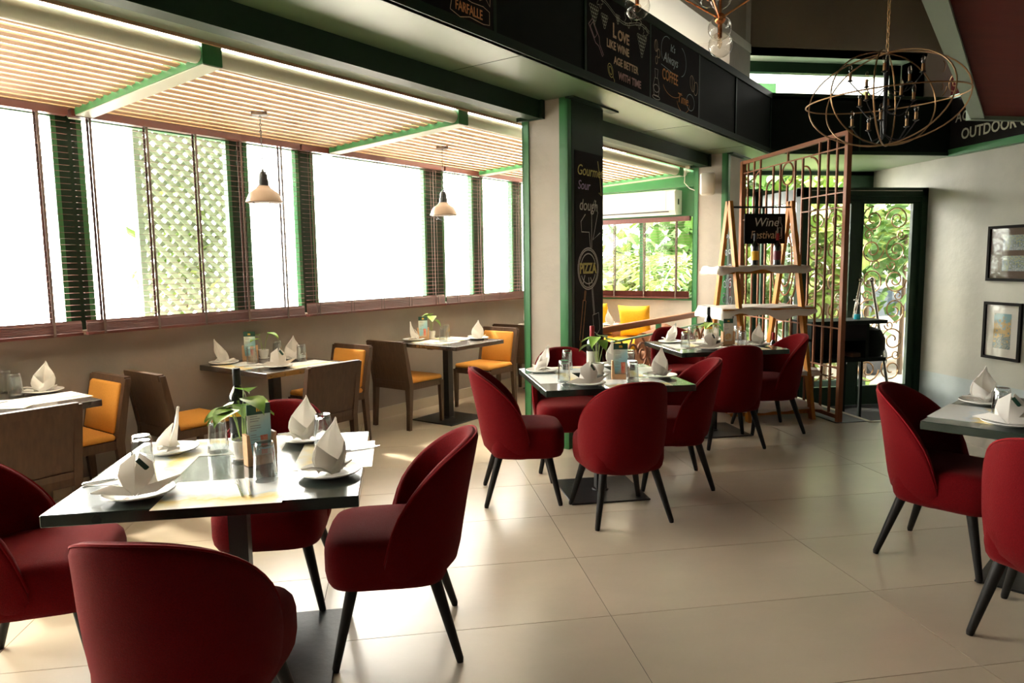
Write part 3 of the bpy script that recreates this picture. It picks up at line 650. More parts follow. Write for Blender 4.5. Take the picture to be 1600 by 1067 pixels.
blind(2.08, 3.80, 4.89, 2.42, 1.05, 'dark red wooden blind in front of the leafy lattice', (2.19, 2.55, 2.90, 3.26, 3.62), False)
blind(3.82, 5.58, 4.89, 2.42, 1.05, 'dark red wooden blind over the broad white window', (3.93, 4.31, 4.68, 5.05, 5.44), True, 9)
blind(5.60, 8.45, 4.89, 2.42, 1.05, 'dark red wooden blind next to the pillar', (5.78, 6.2, 6.53, 6.93, 7.4, 7.9), True, 7)
blind(3.42, 4.88, 8.55, 1.97, 1.00, 'dark red wooden blind on the garden window of the lounge', (3.60, 4.04, 4.47), False, 7, .036, vplane=False)

# ================================================================== OUTSIDE
struct('outside_ground', MB().box(-16, 16, -4, 26, -.75, -.7), M['outground'], 'pale paving outside the windows', 'ground')
def leafcluster(name, n, c, ext, size, m, label, cat, kind='stuff', seed=1):
    rnd = random.Random(seed); e = MB()
    for k in range(n):
        p = Vector([c[i] + rnd.gauss(0, .45) * ext[i] for i in range(3)])
        T = Matrix.Translation(p) @ Matrix.Rotation(rnd.uniform(0, 2 * PI), 4, 'Z') @ Matrix.Rotation(rnd.uniform(-1.1, 1.1), 4, 'X') @ Matrix.Rotation(rnd.uniform(-.5, .5), 4, 'Y')
        s_ = size * rnd.uniform(.6, 1.3)
        e.add([(0, 0, 0), (.35 * s_, .4 * s_, .05 * s_), (0, s_, 0), (-.35 * s_, .4 * s_, .05 * s_)], [[0, 1, 2, 3]], T)
    r = thing(name, label, cat)
    f = obj('foliage', e, m, r); f['kind'] = 'stuff'
    tr = MB(); tr.tube([(c[0], c[1], -.72), (c[0] + .03, c[1], c[2])], [.05, .025], 7); obj('stem', tr, M['bark'], r)
    return r
# lattice outside the windows
lt = thing('garden_lattice', 'pale diamond lattice overgrown with green vine outside the window', 'lattice', (0, 0, 0), R45)
e = MB()
def dline(e, x0, x1, z0, z1, d):
    # diagonal laths clipped to rectangle
    W = x1 - x0; H = z1 - z0; s_ = .11
    k = -int(H / s_) - 1
    while k * s_ < W:
        a = k * s_; pts = []
        t0 = max(0, -a); t1 = min(H, W - a)
        if t1 > t0:
            if d > 0: p, q = (x0 + a + t0, z0 + t0), (x0 + a + t1, z0 + t1)
            else: p, q = (x1 - a - t0, z0 + t0), (x1 - a - t1, z0 + t1)
            e.tube([(p[0], 5.75 + .012 * d, p[1]), (q[0], 5.75 + .012 * d, q[1])], .026, 4)
        k += 1
dline(e, 2.92, 3.72, .3, 2.9, 1); dline(e, 2.92, 3.72, .3, 2.9, -1); obj('lath', e, mat('lattice_grey_green', (.32, .38, .28), .7), lt)['kind'] = 'stuff'
obj('lattice_frame', MB().box(2.88, 2.93, 5.72, 5.78, -.7, 2.9).box(3.71, 3.76, 5.72, 5.78, -.7, 2.9), M['ggreen'], lt)
pz_ = UV(3.35, 6.0, 1.6)
leafcluster('lattice_vine', 260, pz_, (.30, .30, .75), .13, M['leafy'], 'yellow green vine leaves behind the garden lattice', 'vine', seed=3)
# garden behind the end window
for k, (u, v, z, n, ex, sz, mm, lb) in enumerate([
    (10.8, 5.6, 1.1, 420, (.7, .7, .7), .26, 'leafy', 'bright shrub at the left of the lounge garden window'),
    (11.3, 4.2, .9, 420, (.7, .7, .6), .22, 'leafd', 'dark shrub in the middle of the lounge garden window'),
    (10.6, 3.4, 1.1, 360, (.5, .5, .7), .2, 'leafy', 'leafy shrub at the right of the lounge garden window'),
    (14.0, 5.0, 2.6, 600, (1.6, 1.6, 1.2), .40, 'leafd', 'tall tree behind the lounge garden')]):
    p = UV(u, v, z); leafcluster('garden_shrub', n, p, ex, sz, M[mm], lb, 'shrub', seed=10 + k)
# palm
for k, (u, v, z, n, ex, sz, mm, lb) in enumerate([
    (12.8, 4.9, .9, 900, (1.2, 2.2, 1.5), .28, 'leafd', 'broad dark hedge closing the lounge garden'),
    (13.6, 5.4, 1.9, 800, (1.6, 2.4, 1.1), .34, 'leafd', 'tall dark crown above the lounge garden hedge')]):
    leafcluster('garden_shrub', n, UV(u, v, z), ex, sz, M[mm], lb, 'shrub', seed=70 + k)
pm = thing('garden_palm', 'palm with arching fronds outside the lounge window', 'palm', tuple(UV(10.2, 4.55, -.7)))
obj('trunk', MB().tube([(0, 0, 0), (.02, 0, 1.6)], [.07, .05], 8), M['bark'], pm)
for k in range(9):
    a = k * 2 * PI / 9 + .2; e = MB(); L = 1.2
    for j in range(14):
        t = (j + 1) / 15; rr = L * t; zz = 1.6 + .9 * math.sin(t * 2.3) * .75
        px, py = rr * math.cos(a), rr * math.sin(a); nx, ny = -math.sin(a), math.cos(a); w_ = .32 * math.sin(PI * t) + .08
        for sd in (-1, 1):
            e.add([(px, py, zz), (px + nx * sd * w_ * .5 + .03 * math.cos(a), py + ny * sd * w_ * .5 + .03 * math.sin(a), zz - .02), (px + nx * sd * w_ + .10 * math.cos(a), py + ny * sd * w_ + .10 * math.sin(a), zz - .14), (px + nx * sd * w_ * .5 - .02 * math.cos(a), py + ny * sd * w_ * .5 - .02 * math.sin(a), zz - .04)], [[0, 1, 2, 3]])
    obj('frond', e, M['leafy'], pm)
# garden behind the entrance
for k, (x, y, z, n, ex, sz, mm, lb) in enumerate([
    (7.1, 10.9, 1.3, 420, (.9, .5, 2.0), .30, 'leafy', 'large leaved plant behind the left door leaf'),
    (8.2, 11.4, 2.0, 330, (1.0, .6, 1.6), .28, 'leafd', 'dark leaved plant behind the middle of the door'),
    (9.3, 11.9, 2.2, 300, (1.2, .7, 1.4), .24, 'leafy', 'leafy branches behind the right door leaf'),
    (8.2, 13.6, 2.8, 520, (1.3, .8, .8), .34, 'leafy', 'bright tree canopy seen through the transom'),
    (11.0, 15.5, 2.2, 420, (1.6, .8, .8), .34, 'leafd', 'dark tree beyond the entrance'),
    (6.0, 10.9, .6, 260, (.3, .3, .7), .22, 'leafd', 'low plant outside left of the door')]):
    leafcluster('garden_plant', n, (x, y, z), ex, sz, M[mm], lb, 'plant', seed=30 + k)
for k, (x, y, z, n, ex, sz, mm, lb) in enumerate([
    (7.6, 12.2, .3, 420, (1.0, .4, .8), .30, 'leafy', 'low hedge beyond the double door'),
    (9.4, 12.8, 1.6, 420, (.8, .5, .9), .32, 'leafd', 'dark bush beyond the right door leaf'),
    (6.4, 12.4, 1.9, 420, (.7, .5, .8), .30, 'leafy', 'bright bush beyond the copper screen')]):
    leafcluster('garden_plant', n, (x, y, z), ex, sz, M[mm], lb, 'plant', seed=50 + k)
struct('outside_wall', MB().box(6.5, 13.5, 15.2, 15.4, -.7, 1.9), M['outwall'], 'low pale garden wall beyond the entrance', 'wall')
cr = thing('parked_van', 'pale van body parked outside the entrance', 'car', (9.6, 12.9, -.7), .25)
e = MB(); e.prism([(-1.6, 0.3), (1.7, .3), (1.7, 1.0), (1.45, 1.75), (-1.5, 1.8), (-1.65, 1.1)], -.75, .75, Matrix.Rotation(PI / 2, 4, 'X')); obj('body', e, M['outwall'], cr)
e = MB(); e.prism([(-1.4, 1.1), (1.45, 1.1), (1.3, 1.6), (-1.35, 1.62)], .74, .76, Matrix.Rotation(PI / 2, 4, 'X')); obj('side_window', e, mat('van_glass', (.08, .11, .14), .1), cr)
for x in (-1.05, 1.05): obj('wheel', MB().lathe([(.0, -.1), (.28, -.1), (.32, -.06), (.32, .06), (.28, .1), (0, .1)], 20, Matrix.Translation((x, -.72, .32)) @ Matrix.Rotation(PI / 2, 4, 'X')), M['iron'], cr, 40)

# ================================================================== FURNITURE
# ---- red barrel chair
def interp(t, P):
    for (a, x), (b, y) in zip(P, P[1:]):
        if t <= b: return x + (y - x) * max(0, (t - a)) / (b - a)
    return P[-1][1]
def make_red_chair():
    r = thing('barrel_chair', 'x', 'chair', group='red barrel chairs')
    NA = 36; NT = 9; th0 = math.radians(106)
    def prof(z): return interp(z, [(.28, .190), (.31, .222), (.36, .243), (.46, .256), (.60, .260), (.80, .248)]), interp(z, [(.28, .17), (.31, .208), (.36, .232), (.46, .248), (.60, .272), (.80, .315)])
    def P(th, z, inset):
        a, b = prof(z); st = math.sin(th); ct = math.cos(th)
        return Vector(((a - inset) * math.copysign(abs(st) ** .86, st), -(b - inset) * (ct if ct > 0 else ct * .75), z))
    def ztop(th):
        u = abs(th) / th0; return .385 + .445 * (max(0, 1 - u ** 2.3)) ** .80
    vs = []; fs = []; T = .045
    rows = []
    for i in range(NA + 1):
        th = -th0 + 2 * th0 * i / NA; zt = max(ztop(th), .40); zb = .285
        row = []
        for k in range(NT + 1):
            t = k / NT; z = zb + (zt - T / 2 - zb) * t; row.append(P(th, z, 0))
        for k in range(1, 4):
            a = PI * k / 4; row.append(P(th, zt - T / 2 + math.sin(a) * T / 2, T / 2 - math.cos(a) * T / 2))
        for k in range(NT + 1):
            t = 1 - k / NT; z = zb + .02 + (zt - T / 2 - zb - .02) * t; row.append(P(th, z, T))
        rows.append(row)
    m = len(rows[0])
    for row in rows: vs += row
    for i in range(NA):
        for k in range(m):
            k2 = (k + 1) % m; fs.append([i * m + k, (i + 1) * m + k, (i + 1) * m + k2, i * m + k2])
    fs.append([k for k in range(m)]); fs.append([NA * m + k for k in range(m - 1, -1, -1)])
    obj('backrest', MB().add(vs, fs), M['red'], r, 50)
    # bottom cap
    e = MB(); ring = [rows[i][0] for i in range(NA + 1)]
    e.add([(p.x, p.y, .287) for p in ring], [list(range(NA, -1, -1))]); obj('base_cloth', e, M['red'], r)
    # piping on rim
    pts = [rows[i][NT + 1] + Vector((0, 0, .003)) for i in range(NA + 1)]
    obj('piping', MB().tube(pts, .0045, 5), M['redpipe'], r, 60)
    # seat
    n = 36; e = MB(); vs = []; fs = []
    lv = [(.288, .86), (.295, .93), (.315, .975), (.35, 1), (.42, 1), (.45, .975), (.468, .92), (.478, .80), (.484, .5), (.486, .02)]
    for z, s_ in lv:
        for i in range(n):
            a = 2 * PI * i / n; c = math.cos(a); s2 = math.sin(a); ex = 2 / 4.4
            x = .232 * math.copysign(abs(c) ** ex, c); y = .045 + .232 * math.copysign(abs(s2) ** ex, s2)
            vs.append((x * s_, .045 + (y - .045) * s_, z))
    for k in range(len(lv) - 1):
        for i in range(n):
            j = (i + 1) % n; fs.append([k * n + i, k * n + j, k * n + n + j, k * n + n + i])
    fs.append(list(range(n - 1, -1, -1))); fs.append([(len(lv) - 1) * n + i for i in range(n)])
    obj('seat', MB().add(vs, fs), M['red'], r, 50)
    for sx in (-1, 1):
        for sy, yb, yf in ((1, .17, .235), (-1, -.13, -.215)):
            obj('leg', MB().tube([(sx * .155, yb, .30), (sx * .222, yf, .012), (sx * .2235, yf + .001 * sy, 0)], [.0235, .0145, .012], 12), M['legblack'], r, 50)
    return r
RC = None
def red_chair(x, y, az, label):
    """az: facing direction, degrees clockwise from +Y"""
    global RC
    rz = -math.radians(az)
    if RC is None:
        RC = make_red_chair(); RC.location = (x, y, 0); RC.rotation_euler = (0, 0, rz); RC['label'] = label; return RC
    return dup(RC, (x, y, 0), rz, label)
red_chair(-.60, 2.02, 13, 'red velvet barrel chair nearest the camera with its back turned')
red_chair(-1.33, 2.72, 82, 'red velvet barrel chair at the left edge beside the nearest table')
red_chair(-.02, 2.72, -88, 'red velvet barrel chair at the right side of the nearest table')
red_chair(-.57, 3.22, 182, 'red velvet barrel chair behind the nearest table')
red_chair(.73, 4.33, 96, 'red velvet barrel chair on the left side of the middle table')
red_chair(1.25, 3.88, -5, 'red velvet barrel chair turned away in front of the middle table')
red_chair(1.79, 4.42, -80, 'red velvet barrel chair on the right side of the middle table')
red_chair(1.20, 4.97, 186, 'red velvet barrel chair behind the middle table before the pillar')
red_chair(2.60, 5.28, 6, 'red velvet barrel chair turned away in front of the far table')
red_chair(3.17, 5.66, -85, 'red velvet barrel chair on the right side of the far table by the wooden shelf')
red_chair(2.62, 6.34, 182, 'red velvet barrel chair behind the far table')
red_chair(1.98, 5.68, 92, 'red velvet barrel chair between the railing and the far table')
red_chair(2.63, 3.02, 148, 'red velvet barrel chair behind the table at the right edge')
red_chair(2.47, 2.24, 58, 'red velvet barrel chair cut off by the right edge of the photo')

# ---- window side chairs
def make_wood_chair():
    r = thing('padded_wooden_chair', 'x', 'chair', group='amber wooden chairs')
    W = .215
    for sx in (-1, 1):
        # rear leg continues up as back post; chair faces +y
        x0, x1 = (sx * W - .02, sx * W + .02)
        e = MB(); e.hexa([(x0, -.235, 0), (x1, -.235, 0), (x1, -.205, 0), (x0, -.205, 0)], [(x0, -.22, .40), (x1, -.22, .40), (x1, -.17, .40), (x0, -.17, .40)])
        e.hexa([(x0, -.22, .40), (x1, -.22, .40), (x1, -.17, .40), (x0, -.17, .40)], [(x0, -.285, .79), (x1, -.285, .79), (x1, -.25, .79), (x0, -.25, .79)])
        obj('back_post', e, M['wood'], r)
        obj('leg', MB().hexa([(sx * W - .014, .205, 0), (sx * W + .014, .205, 0), (sx * W + .014, .232, 0), (sx * W - .014, .232, 0)], [(sx * W - .02, .19, .40), (sx * W + .02, .19, .40), (sx * W + .02, .235, .40), (sx * W - .02, .235, .40)]), M['wood'], r)
    e = MB(); e.box(-W, W, .195, .23, .36, .415); e.box(-W, W, -.215, -.18, .36, .415)
    for sx in (-1, 1): e.box(sx * W - .014, sx * W + .014, -.18, .2, .36, .415)
    obj('seat_frame', e, M['wood'], r)
    obj('seat', MB().box(-W - .01, W + .01, -.18, .235, .41, .455, bev=.018), M['amber'], r, 50)
    sh = Matrix(((1, 0, 0, 0), (0, 1, -.2, -.093), (0, 0, 1, 0), (0, 0, 0, 1)))
    e = MB(); e.box(-W + .02, W - .02, -.035, -.012, .42, .775, sh); e.box(-W + .0, W - .0, -.04, -.0, .755, .80, sh); e.box(-W + .02, W - .02, -.042, -.01, .385, .435, sh)
    obj('back_panel', e, M['wood'], r)
    obj('back_pad', MB().box(-W + .022, W - .022, -.012, .02, .455, .762, sh, bev=.012), M['amber'], r, 50)
    return r
WC = None
def wood_chair(u, v, az, label):
    global WC
    p = UV(u, v); rz = -math.radians(az)
    if WC is None:
        WC = make_wood_chair(); WC.location = p; WC.rotation_euler = (0, 0, rz); WC['label'] = label; return WC
    return dup(WC, p, rz, label)
wood_chair(4.70, 4.60, 45, 'wooden chair left of the window table near the pillar, dark panel back')
wood_chair(5.74, 4.50, 225, 'amber padded wooden chair right of the window table near the pillar')
wood_chair(2.56, 4.62, 45, 'dark backed wooden chair left of the window table behind the nearest table')
wood_chair(3.83, 4.66, 225, 'amber padded wooden chair right of the second window table')
wood_chair(3.22, 4.12, -45, 'dark backed wooden chair turned towards the window in front of the second window table')
wood_chair(1.86, 4.72, 225, 'amber padded wooden chair right of the window table at the left edge')
wood_chair(1.36, 4.14, -45, 'dark backed wooden chair at the left edge of the photo facing the window')
wood_chair(6.62, 4.62, 45, 'dark wooden chair half hidden beside the green pillar edge')

# ---- tables
def table(x, y, az, sx, sy, label, topm, base=.5):
    r = thing('dining_table', label, 'table', (x, y, 0), -math.radians(az))
    obj('tabletop', MB().box(-sx / 2, sx / 2, -sy / 2, sy / 2, .712, .75, bev=.003), M[topm], r)
    obj('column', MB().box(-.033, .033, -.033, .033, .008, .712), M['iron'], r)
    e = MB(); e.box(-base / 2, base / 2, -base / 2, base / 2, 0, .01, bev=.003); e.lathe([(.055, .01), (.05, .018), (.04, .02)], 16); obj('base_plate', e, M['iron'], r)
    e = MB(); e.box(-.03, .03, -.25, .25, .69, .712); e.box(-.25, .25, -.03, .03, .69, .712); obj('top_bracket', e, M['iron'], r)
    return r
TC = {'T1': (-.60, 2.65, 0, .92, .88), 'T2': (1.26, 4.32, 0, .9, .9), 'T3': (2.66, 5.69, 0, .92, .86), 'T4': (2.90, 2.66, 54, .9, .9)}
table(*TC['T1'], 'black green stained square table nearest the camera', 'top', .66)
table(*TC['T2'], 'black square table in the middle in front of the pillar', 'top', .5)
table(*TC['T3'], 'black square table farthest back by the wooden shelf', 'top', .5)
table(*TC['T4'], 'black square table cut off by the right edge', 'top', .5)
WT = {'W1': (1.46, 4.54), 'W2': (3.22, 4.54), 'W3': (5.06, 4.42), 'W4': (7.02, 4.5)}
for k, lb in (('W1', 'dark wooden table at the left edge against the window wall'), ('W2', 'dark wooden table against the window wall behind the nearest table'), ('W3', 'dark wooden table against the window wall left of the pillar'), ('W4', 'dark wooden table half hidden behind the pillar')):
    u, v = WT[k]; p = UV(u, v); table(p.x, p.y, 45, .82, .70, lb, 'topw', .5)
    # az 45: local x is (cos-45..) -> rotate so that long side runs towards window

# ================================================================== TABLEWARE
def make_plate():
    return MB().lathe([(.0, .004), (.055, .004), (.06, 0), (.066, .003), (.100, .013), (.107, .017), (.105, .020), (.068, .008), (.0, .0075)], 32).mesh('plate', M['white'], 35)
PLATE = make_plate()
def sheet(vs, fs, th=.0035):
    """solid folded cloth from a triangulated sheet"""
    me = bpy.data.meshes.new('s'); me.from_pydata([tuple(v) for v in vs], [], fs); me.update()
    vn = [Vector(v.normal) for v in me.vertices]; n = len(vs)
    e = MB(); V = [Vector(v) + vn[i] * th / 2 for i, v in enumerate(vs)] + [Vector(v) - vn[i] * th / 2 for i, v in enumerate(vs)]
    F = [list(f) for f in fs] + [[n + i for i in reversed(f)] for f in fs]
    cnt_ = {}
    for f in fs:
        for a, b in zip(f, f[1:] + f[:1]): cnt_[(a, b)] = 1
    for (a, b) in list(cnt_):
        if (b, a) not in cnt_: F.append([b, a, n + a, n + b])
    e.add(V, F); bpy.data.meshes.remove(me); return e
def napkin_meshes(kind):
    """standing folded napkin: pointed hood with crossed front collars and wings lying over the plate"""
    e = MB(); rnd = random.Random(ord(kind))
    def put(vs, fs, th=.0035):
        m = sheet(vs, fs, th); e.add(m.v, m.f)
    def grid(fn, n, k, th=.0032):
        vs = [fn(i / n, j / k) for j in range(k + 1) for i in range(n + 1)]
        fs = [[j * (n + 1) + i, j * (n + 1) + i + 1, (j + 1) * (n + 1) + i + 1, (j + 1) * (n + 1) + i] for j in range(k) for i in range(n)]
        put(vs, fs, th)
    if kind == 'A':
        # label faced kite with a folded back top
        H = .132
        for sx in (-1, 1):
            vs = [(0, -.052, .004), (sx * .030, -.046, .030), (sx * .052, -.022, .066), (sx * .046, -.006, .096), (sx * .006 + .006, -.016, H), (0, -.036, .085), (0, -.045, .045)]
            fs = [[0, 1, 6], [1, 2, 5, 6], [2, 3, 5], [3, 4, 5]]
            if sx < 0: fs = [f[::-1] for f in fs]
            put(vs, fs)
            vs = [(sx * .052, -.022, .066), (sx * .046, -.006, .096), (sx * .006 + .006, -.014, H - .002), (0, .030, .070), (sx * .030, .040, .010), (sx * .055, .006, .012), (sx * .030, -.046, .030), (sx * .012, .012, .112)]
            fs = [[0, 6, 5], [0, 5, 4, 3], [0, 3, 1], [1, 3, 7], [1, 7, 2]]
            if sx < 0: fs = [f[::-1] for f in fs]
            put(vs, fs)
            L = .135 if sx < 0 else .125; zt = .012 if sx < 0 else .050
            vs = [(sx * .004, -.054, .006), (sx * .030, -.046, .034), (sx * .070, -.034, .040), (sx * L, -.010, zt), (sx * .085, .018, .016), (sx * .035, .035, .010), (sx * .060, -.042, .010)]
            fs = [[0, 6, 1], [1, 6, 2], [6, 3, 2], [2, 3, 4], [1, 2, 4, 5]]
            if sx < 0: fs = [f[::-1] for f in fs]
            put(vs, fs, .0045)
    else:
        H = .170 if kind == 'C' else .178; ln = .020 if kind == 'C' else .045
        def back(a, t):
            x = (a - .5) * 2; wd = .050 * (1 - t ** 2.6) * (.78 + .5 * math.sin(PI * min(1, t * 1.1))) + .004
            return (x * wd + ln * t * t, .020 - .030 * x * x * (1 - t) + .018 * t + .004 * math.sin(x * 6 + t * 3), H * t * (1 - .07 * abs(x)) + .003)
        grid(back, 8, 7)
        for sx in (-1, 1):
            def col(a, t, sx=sx):
                # collar strip wrapping from the back edge down across the front
                x = sx * (.050 - .066 * a); zlow = .004 + .010 * (1 - a); zhi = .062 * (1 - a) ** 1.1 + .034
                y = .004 - .050 * math.sin(a * PI * .62) - .002 * sx; z = zlow + (zhi - zlow) * t
                return (x * (1 + .10 * math.sin(PI * t)) + ln * .3 * t, y - .006 * math.sin(PI * t) + .010 * t, z)
            vs = [col(i / 6, j / 4) for j in range(5) for i in range(7)]
            fs = [[j * 7 + i, j * 7 + i + 1, (j + 1) * 7 + i + 1, (j + 1) * 7 + i] for j in range(4) for i in range(6)]
            if sx > 0: fs = [f[::-1] for f in fs]
            put(vs, fs)
        for sx, L, zt, yy in ((-1, .105, .030, -.010), (1, .060, .012, .030)):
            vs = [(sx * .012, -.040, .006), (sx * .045, -.040, .028), (sx * .075, -.022, .034), (sx * L, yy, zt), (sx * .065, .030, .012), (sx * .02, .036, .010)]
            fs = [[0, 1, 5], [1, 2, 4, 5], [2, 3, 4]]
            if sx < 0: fs = [f[::-1] for f in fs]
            put(vs, fs, .0045)
    for k, p in enumerate(e.v):
        e.v[k] = p + Vector((math.sin(p.z * 160 + p.x * 70), math.sin(p.x * 140 + p.z * 60), 0)) * .0009
    return e.mesh('napkin', M['linen'], 24)
NAP = {k: napkin_meshes(k) for k in 'ABC'}
lb = MB(); T = Matrix.Translation((.022, -.0295, .098)) @ Matrix.Rotation(.85, 4, 'Y') @ Matrix.Rotation(-.38, 4, 'X') @ Matrix.Rotation(.25, 4, 'Z')
lb.box(-.022, .022, -.0012, .0012, -.0075, .0075, T)
LABELM = lb.mesh('woven_label', M['header'])
def make_tumbler(h=.132):
    e = MB(); r0, r1 = .0395, .031     # rim down
    e.lathe([(r0, 0), (r0 + .001, .003), (r0 - .001, .02), (r1 + .003, h * .78), (r1 + .001, h - .008), (r1 - .003, h), (0, h)], 40, rib=.0, nr=0)
    e.lathe([(r0 - .003, 0), (r0 - .004, .02), (r1 - .001, h * .78), (r1 - .004, h - .018), (0, h - .020)], 40, rib=.05, nr=10)
    return e.mesh('tumbler', M['tumbler'], 60)
GL = make_tumbler()
MATM = MB().box(-.19, .19, -.14, .14, 0, .0008).mesh('placemat', M['placemat'])
def fork_mesh():
    e = MB(); e.hexa([(-.004, -.10, .001), (.004, -.10, .001), (.0028, .035, .004), (-.0028, .035, .004)], [(-.004, -.10, .003), (.004, -.10, .003), (.0028, .035, .006), (-.0028, .035, .006)])
    e.hexa([(-.003, .035, .003), (.003, .035, .003), (.011, .055, .001), (-.011, .055, .001)], [(-.003, .035, .005), (.003, .035, .005), (.011, .055, .003), (-.011, .055, .003)])
    for i in range(4): x = -.0095 + i * .0063; e.box(x - .0014, x + .0014, .055, .098, .001, .003)
    return e.mesh('fork', M['cutlery'])
def knife_mesh():
    e = MB(); e.box(-.0055, .0055, -.11, -.01, .001, .007, bev=.002); e.prism([(-.004, -.01), (.008, -.01), (.010, .05), (.006, .10), (-.004, .11)], .002, .004)
    return e.mesh('knife', M['cutlery'])
FORK, KNIFE = fork_mesh(), knife_mesh()
def solo(name, me, x, y, z, rz, label, cat, group):
    return tag(obj(name, me, None, None, loc=(x, y, z), rotz=rz), label, cat, group)
TZ = .7505
def setting(tname, side, px, py, kind, face, mat_=None, cut=None, haslabel=False, tz=TZ):
    """plate, napkin, placemat (x,y,rot), cutlery at (x,y,rot)"""
    z = tz
    if mat_:
        mx_, my_, mr = mat_; solo('placemat', MATM, mx_, my_, z, mr, 'printed paper placemat at the %s of %s' % (side, tname), 'placemat', 'printed placemats')
    solo('plate', PLATE, px, py, z + .0009, 0, 'round white side plate at the %s of %s' % (side, tname), 'plate', 'white side plates')
    n = thing('folded_napkin', 'white folded linen napkin standing at the %s of %s' % (side, tname), 'napkin', (px, py, z + .0105), face, 'folded white napkins')
    obj('napkin_cloth', NAP[kind], None, n)
    if haslabel: obj('woven_label', LABELM, None, n)
    if cut:
        cx_, cy_, cr_ = cut; zz = z + .0010
        solo('fork', FORK, cx_, cy_, zz, cr_, 'steel fork at the %s of %s' % (side, tname), 'fork', 'steel forks')
        dx, dy = .028 * math.cos(cr_), .028 * math.sin(cr_)
        solo('knife', KNIFE, cx_ + dx, cy_ + dy, zz, cr_ - .06, 'steel knife at the %s of %s' % (side, tname), 'knife', 'steel knives')
def glasses(tname, L, tz=TZ):
    for side, x, y in L: solo('tumbler', GL, x, y, tz + .001, random.uniform(0, 1), 'upturned ribbed glass tumbler at the %s of %s' % (side, tname), 'glass', 'upturned tumblers')
# plant
def leaf_mb(e, base, tip_dir, L, Wd, droop, up_=None):
    d = Vector(tip_dir).normalized(); side = d.cross(Vector((0, 0, 1))); side = side.normalized() if side.length > .01 else Vector((1, 0, 0))
    b = Vector(base); rows = [(0, 0, .02), (.1, .42, .01), (.3, .5, 0), (.55, .40, -.25), (.8, .2, -.6), (1, .0, -1)]
    vs = []; fs = []
    for t, wv, dr_ in rows:
        c = b + d * L * t + Vector((0, 0, droop * L * (t * t) * -1 + .0))
        vs += [c + side * Wd * wv + Vector((0, 0, .12 * Wd)), c, c - side * Wd * wv + Vector((0, 0, .12 * Wd))]
    for k in range(len(rows) - 1):
        a = k * 3; fs += [[a, a + 3, a + 4, a + 1], [a + 1, a + 4, a + 5, a + 2]]
    e.add(vs, fs)
def plant(x, y, rz, label, sc=1.0, seed=1, tz=TZ, n=5, H=.20, LS=1.25):
    rnd = random.Random(seed); r = thing('potted_plant', label, 'plant', (x, y, tz), rz, 'small potted plants on the tables'); r.scale = (sc, sc, sc)
    obj('pot', MB().lathe([(.028, .008), (.030, .010), (.040, .045), (.0425, .076), (.0395, .078), (.037, .070), (0, .068)], 24), M['white'], r, 40)
    obj('saucer', MB().lathe([(.0, 0), (.036, 0), (.044, .010), (.042, .013), (.033, .008), (0, .0075)], 24), M['white'], r, 40)
    obj('soil', MB().lathe([(0.0385, .066), (.030, .073), (0, .075)], 14), M['soil'], r)
    lm = MB(); sm_ = MB()
    for k in range(n):
        a = 2 * PI * k / n + rnd.uniform(-.4, .4); hh = H * rnd.uniform(.6, 1.05); rr = rnd.uniform(.02, .055)
        tip = Vector((rr * math.cos(a), rr * math.sin(a), .07 + hh)); sm_.tube([(.008 * math.cos(a), .008 * math.sin(a), .07), (tip.x * .55, tip.y * .55, .07 + hh * .6), tip], .0016, 5)
        leaf_mb(lm, tip, (math.cos(a), math.sin(a), .15), .075 * LS * rnd.uniform(.8, 1.15), .075 * LS * rnd.uniform(.8, 1.1), rnd.uniform(.3, 1.0))
    obj('stem', sm_, M['stem'], r, 60); obj('leaf', lm, M['leaf'], r, 60)
    return r
def menu(x, y, rz, label, burger=False, tz=TZ):
    r = thing('menu_stand', label, 'menu', (x, y, tz), rz, 'menu cards in wooden stands')
    e = MB(); e.box(-.055, .055, -.022, .022, 0, .032, bev=.002); e.prism([(-.055, .03), (-.055, .115), (-.045, .115), (-.036, .03)], -.022, .022, Matrix.Rotation(PI / 2, 4, 'X')); e.prism([(.036, .03), (.045, .115), (.055, .115), (.055, .03)], -.022, .022, Matrix.Rotation(PI / 2, 4, 'X'))
    obj('wooden_block', e, M['block'], r)
    obj('card', MB().box(-.043, .043, -.002, .001, .03, .218), M['cream' if burger else 'menu'], r)
    obj('card_header', MB().box(-.0435, .0435, -.0028, .0016, .184, .222), M['header'], r)
    e = MB(); text_into(e, 'm', 0, 0, .026, align='CENTER', bold=.0012); gl = obj('gold_emblem', e, M['gold'], r); gl.rotation_euler = (PI / 2, 0, 0); gl.location = (0, -.0035, .196)
    e = MB(); rnd = random.Random(3)
    for k in range(13):
        if k % 4 == 3: continue
        e.box(-.033, -.033 + rnd.uniform(.02, .05), -.0028, -.0021, .176 - k * .0085, .1782 - k * .0085)
    obj('printed_text', e, M['ink'], r)
    if burger:
        obj('food_picture', MB().lathe([(.0, 0), (.03, 0), (.03, .0008), (0, .0008)], 20, Matrix.Translation((0, -.003, .068)) @ Matrix.Rotation(PI / 2, 4, 'X')), M['burger'], r)
    else: obj('drink_picture', MB().prism([(.004, .035), (.026, .035), (.030, .105), (.002, .105)], .0022, .003, Matrix.Rotation(PI / 2, 4, 'X')), M['drink'], r)
    return r
